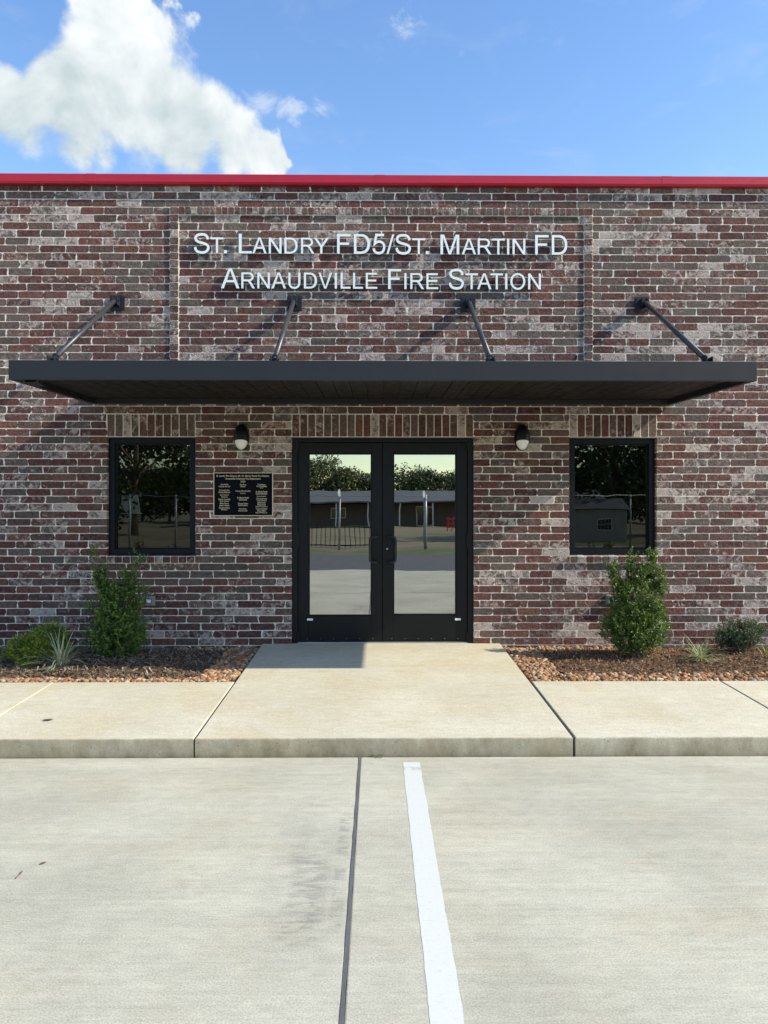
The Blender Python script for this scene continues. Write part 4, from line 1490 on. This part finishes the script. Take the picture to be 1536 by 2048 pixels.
def grass_clump(loc, n, lmin, lmax, w, label, seed, edge=(0.68, 0.70, 0.56), core=(0.20, 0.26, 0.12), spread=1.0, name='striped_grass'):
    rg = random.Random(seed)
    root = empty(name, loc)
    tag(root, label, 'grass plant')
    protos = []
    for b in range(n):
        V, F, C = [], [], []
        a = rg.uniform(0, 6.283)
        l = rg.uniform(lmin, lmax)
        lean = rg.uniform(0.5, 2.4) * spread
        ww = w * rg.uniform(0.7, 1.2)
        e = rg.uniform(0.7, 1.2)
        cur = rg.uniform(0.6, 2.2)
        hz = Vector((math.cos(a), math.sin(a), 0))
        sd = Vector((-math.sin(a), math.cos(a), 0))
        p = Vector((rg.uniform(-.03, .03), rg.uniform(-.03, .03), 0))
        ns = 8
        for i in range(ns + 1):
            f = i / ns
            th = lean * (0.62 + 0.55 * cur * f)
            wd = ww * (0.75 + 0.6 * f) * (1 - f ** 3) + 0.0004
            nn = hz.cross(sd)
            V += [tuple(p - sd * wd), tuple(p + Vector((0, 0, -0.15 * wd))), tuple(p + sd * wd)]
            C += [tuple(x * e for x in edge), tuple(x * e for x in core), tuple(x * e for x in edge)]
            if i:
                k = 3 * (i - 1)
                F += [(k, k + 1, k + 4, k + 3), (k + 1, k + 2, k + 5, k + 4)]
            p = p + (hz * math.sin(th) + Vector((0, 0, 1)) * math.cos(th)) * (l / ns)
            if p.z < 0.012:
                p.z = 0.012
        link('blade', mesh('blade', V, F, True, C), root, 'blade')


grass_clump((-2.995, -1.00, 0.20), 110, 0.24, 0.44, 0.0036, 'striped cream and green grass clump in the shade between bush and tall shrub', 31)
grass_clump((3.06, -0.80, 0.215), 120, 0.19, 0.33, 0.0032, 'striped pale grass clump in the sun between shrub and bush', 32, edge=(0.55, 0.58, 0.40), core=(0.18, 0.24, 0.09))
grass_clump((3.70, -0.78, 0.205), 7, 0.14, 0.22, 0.004, 'few thin yellow green grass blades in front of the right bush', 33, edge=(0.30, 0.33, 0.10), core=(0.16, 0.2, 0.05), spread=0.45, name='grass_sprig')

grass_clump((-0.06, -2.985, 0.0), 14, 0.02, 0.05, 0.0016, 'tiny green weed growing at the foot of the kerb by the lot joint', 34, edge=(0.10, 0.15, 0.04), core=(0.08, 0.12, 0.03), spread=0.9, name='weed')
# short black stakes at the foot of the wall, litter on the concrete
tag(MB().box(2.845, 2.885, -0.10, -0.055, 0.12, 0.275, 0.004).done('garden_stake', 'black_plastic'), 'short black stake at the wall foot right of the sunlit tall shrub', 'stake', 'black stakes at the foot of the wall')
tag(MB().box(-2.985, -2.945, -0.16, -0.115, 0.12, 0.255, 0.004).done('garden_stake', 'black_plastic'), 'short black stake at the wall foot left of the shaded tall shrub', 'stake', 'black stakes at the foot of the wall')


def litter_leaf(x, y, z, s, rot, label):
    V, F = [], []
    n = 7
    for i in range(n + 1):
        f = i / n
        w = s * 0.24 * math.sin(math.pi * min(1, f * 0.98 + 0.02)) ** 0.8 + 0.0006
        h = s * 0.22 * (f - 0.5) ** 2
        for j in (-1, 0, 1):
            V.append((s * (f - 0.5), w * j, 0.003 + h + (0.3 * w if j else 0)))
        if i:
            k = 3 * (i - 1)
            F += [(k, k + 3, k + 4, k + 1), (k + 1, k + 4, k + 5, k + 2)]
    o = link('fallen_leaf', mesh('fallen_leaf', V, F, True), None, 'dead_leaf')
    o.location = (x, y, z)
    o.rotation_euler = (0, 0, rot)
    tag(o, label, 'leaf')


litter_leaf(-2.43, -2.58, wz(-2.58) + 0.001, 0.075, 0.3, 'curled brown dead leaf on the left pavement slab')
litter_leaf(-1.62, -4.49, 0.001, 0.030, 0.7, 'small brown dead leaf on the lot near the twig')
tw = MB().tube([(-1.68, -4.57, 0.006), (-1.672, -4.60, 0.008), (-1.676, -4.635, 0.006)], [0.003, 0.0028, 0.002], 6).done('twig', 'bark')
tag(tw, 'thin brown twig on the lot at the left', 'twig')


# ------------------------------------------------------------------ across the road (mirrored in the door and window glass)
def tree(name, x, y, h, rx, ry, zc, rz, n, lsz, cols, label, seed, cat='tree'):
    rg = random.Random(seed)
    root = empty(name, (x, y, -0.03))
    tag(root, label, cat, 'trees across the road')
    tr = MB()
    tr.tube([(0, 0, 0), (0.05, 0.05, h * 0.25), (0.1, 0, h * 0.6), (0.0, 0.1, h * 0.9)], [h * 0.028, h * 0.022, h * 0.014, 0.02], 8)
    for k in range(6):
        a = rg.uniform(0, 6.28)
        b = Vector((0.05, 0.02, h * rg.uniform(0.2, 0.5)))
        e = b + Vector((math.cos(a) * rx * 0.7, math.sin(a) * ry * 0.7, h * 0.25))
        tr.tube([b, b.lerp(e, 0.5) + Vector((0, 0, 0.2)), e], [h * 0.011, h * 0.007, 0.02], 6)
    tr.done('trunk', 'bark', root)
    L = Leaves()
    cl = []
    for k in range(26):
        u = rdir(rg)
        cl.append((Vector((u.x * rx * 0.75, u.y * ry * 0.75, zc + u.z * rz * 0.75)), rg.uniform(0.28, 0.5)))
    for i in range(n):
        c, r = rg.choice(cl)
        u = rdir(rg)
        p = c + Vector((u.x * rx, u.y * ry, u.z * rz)) * r * rg.random() ** 0.4
        if p.z < 0.3:
            continue
        cc = rg.choice(cols)
        f = rg.uniform(0.6, 1.3)
        L.leaf(p, rdir(rg), (u + Vector((0, 0, 0.7))).normalized(), lsz * rg.uniform(0.7, 1.3), lsz * 0.6, (cc[0] * f, cc[1] * f, cc[2] * f))
    L.done('crown', root)
    return root


OAK = [(0.055, 0.085, 0.032), (0.072, 0.105, 0.038), (0.045, 0.070, 0.027)]
YEL = [(0.11, 0.14, 0.05), (0.09, 0.12, 0.04), (0.13, 0.145, 0.06)]
rg0 = random.Random(77)
for i in range(14):
    tx = -46 + i * 7.2 + rg0.uniform(-2, 2)
    ty = -108 + rg0.uniform(-6, 8)
    hh = rg0.uniform(8.2, 10.6)
    tree('far_tree', tx, ty, hh, 6.4, 5.0, hh * 0.52, hh * 0.46, 9000, 0.48, YEL if i in (4, 5, 9) else OAK, 'broad green tree in the row behind the low house across the road', 100 + i)
tree('oak_tree', 15.5, -41, 10.5, 5.2, 5.2, 6.2, 4.4, 6500, 0.42, OAK, 'large dark oak by the shed across the road', 140)
tree('oak_tree', 22.5, -47, 11.0, 5.5, 5.5, 6.0, 4.8, 5000, 0.45, OAK, 'large dark oak at the far right across the road', 141)
tree('oak_tree', -17.5, -46, 11.5, 6.0, 5.5, 6.0, 5.4, 7000, 0.42, OAK, 'large dark oak across the road at the left', 142)
tree('oak_tree', -26.0, -52, 12.0, 6.2, 6, 6.2, 5.6, 5000, 0.45, OAK, 'large dark oak at the far left across the road', 143)

hs = empty('ranch_house', (3, -84, -0.03))
tag(hs, 'long low brick house with grey metal roof across the road', 'house')


def hpart(o):
    return shift(o, hs)


hpart(MB().box(-20, 26, -90, -81, -0.03, 2.6).done('wall', 'house_wall'))
hpart(MB().prism([(-91, 2.7), (-78.2, 2.7), (-78.2, 2.86), (-84.5, 4.25), (-91, 2.86)], 'x', -21, 27).done('roof', 'house_roof'))
for k in range(13):
    hx = -19.5 + k * 3.7
    hpart(MB().box(hx - 0.07, hx + 0.07, -78.6, -78.46, -0.03, 2.69).done('porch_post', 'house_white'))
for hx, w, zb in ((-15, 1.4, 0.9), (-9.5, 1.0, 0.02), (-4.6, 1.6, 0.9), (0.5, 1.4, 0.9), (5.6, 1.8, 0.02), (11.5, 1.5, 0.9), (17, 1.4, 0.9), (22, 1.4, 0.9)):
    f = hpart(MB().box(hx - w / 2 - 0.09, hx + w / 2 + 0.09, -80.99, -80.90, zb, 2.2).done('window', 'house_white'))
    pz = MB().box(hx - w / 2, hx + w / 2, -80.895, -80.87, zb + 0.08, 2.11).done('pane', 'dark_glass', f)

fn = empty('wire_fence', (0, -25.5, -0.03))
tag(fn, 'tall galvanised fence posts with top and bottom rails across the road', 'fence')
for fx in (-20.2, -17.2, -14.2, -11.1, -9.05, -5.4, -1.72, 2.1, 5.2, 8.3, 11.4, 14.5, 17.6):
    shift(MB().tube([(fx, -25.5, -0.03), (fx, -25.5, 2.42)], 0.042 if fx != 2.1 else 0.075, 10).done('post', 'galvanised', None, True), fn)
for zz, rr in ((2.36, 0.016), (0.06, 0.010)):
    shift(MB().tube([(-20.2, -25.5, zz), (17.6, -25.5, zz)], rr, 8).done('rail', 'galvanised', None, True), fn)

pk = empty('picket_fence', (-2, -27, -0.03))
tag(pk, 'low black metal picket fence on the dry lawn across the road', 'fence')
for zz in (0.10, 0.92):
    shift(MB().box(-3.6, -0.35, -27.02, -26.98, zz - 0.03, zz + 0.03).done('rail', 'black_plastic'), pk)
for k in range(15):
    fx = -3.55 + k * 0.225
    shift(MB().box(fx - 0.015, fx + 0.015, -26.975, -26.945, -0.03, 0.98).done('picket', 'black_plastic'), pk)

sh = empty('garden_shed', (12.6, -34, -0.03))
tag(sh, 'low cream metal shed with a paned window across the road', 'shed')
mb = MB().box(10.9, 14.1, -37, -34, -0.03, 1.72)
for k in range(22):
    mb.box(10.95 + k * 0.145, 10.98 + k * 0.145, -33.998, -33.975, -0.03, 1.70)
shift(mb.done('wall', 'shed_wall'), sh)
shift(MB().prism([(-37.2, 1.73), (-33.8, 1.73), (-33.8, 1.78), (-35.5, 2.45), (-37.2, 1.78)], 'x', 10.7, 14.3).done('roof', 'house_roof'), sh)
w_ = shift(MB().box(12.35, 13.2, -33.97, -33.94, 0.65, 1.25).done('window', 'house_white'), sh)
for k in range(4):
    for j in range(2):
        MB().box(12.40 + k * 0.195, 12.57 + k * 0.195, -33.935, -33.925, 0.69 + j * 0.27, 0.93 + j * 0.27).done('pane', 'dark_glass', w_)
br = empty('barricade', (6.5, -57, -0.03))
tag(br, 'red folding barricade standing on the dry lawn across the road', 'barricade')
for k in range(3):
    bx = 6.15 + k * 0.35
    shift(MB().tube([(bx, -57.2, -0.03), (bx + 0.1, -57.0, 1.15)], 0.045, 6).done('leg', 'barrier_red'), br)
for zz in (0.35, 0.7, 1.05):
    shift(MB().box(6.05, 7.05, -56.98, -56.94, zz - 0.06, zz + 0.06).done('board', 'barrier_red'), br)
ws = empty('white_board', (-16.8, -43, -0.03))
tag(ws, 'plain white board on a post across the road', 'board')
shift(MB().box(-17.4, -16.2, -43.03, -42.99, 1.55, 2.75).done('panel', 'white_plastic'), ws)
shift(MB().tube([(-16.8, -43.1, -0.03), (-16.8, -43.1, 2.6)], 0.05, 8).done('post', 'galvanised'), ws)
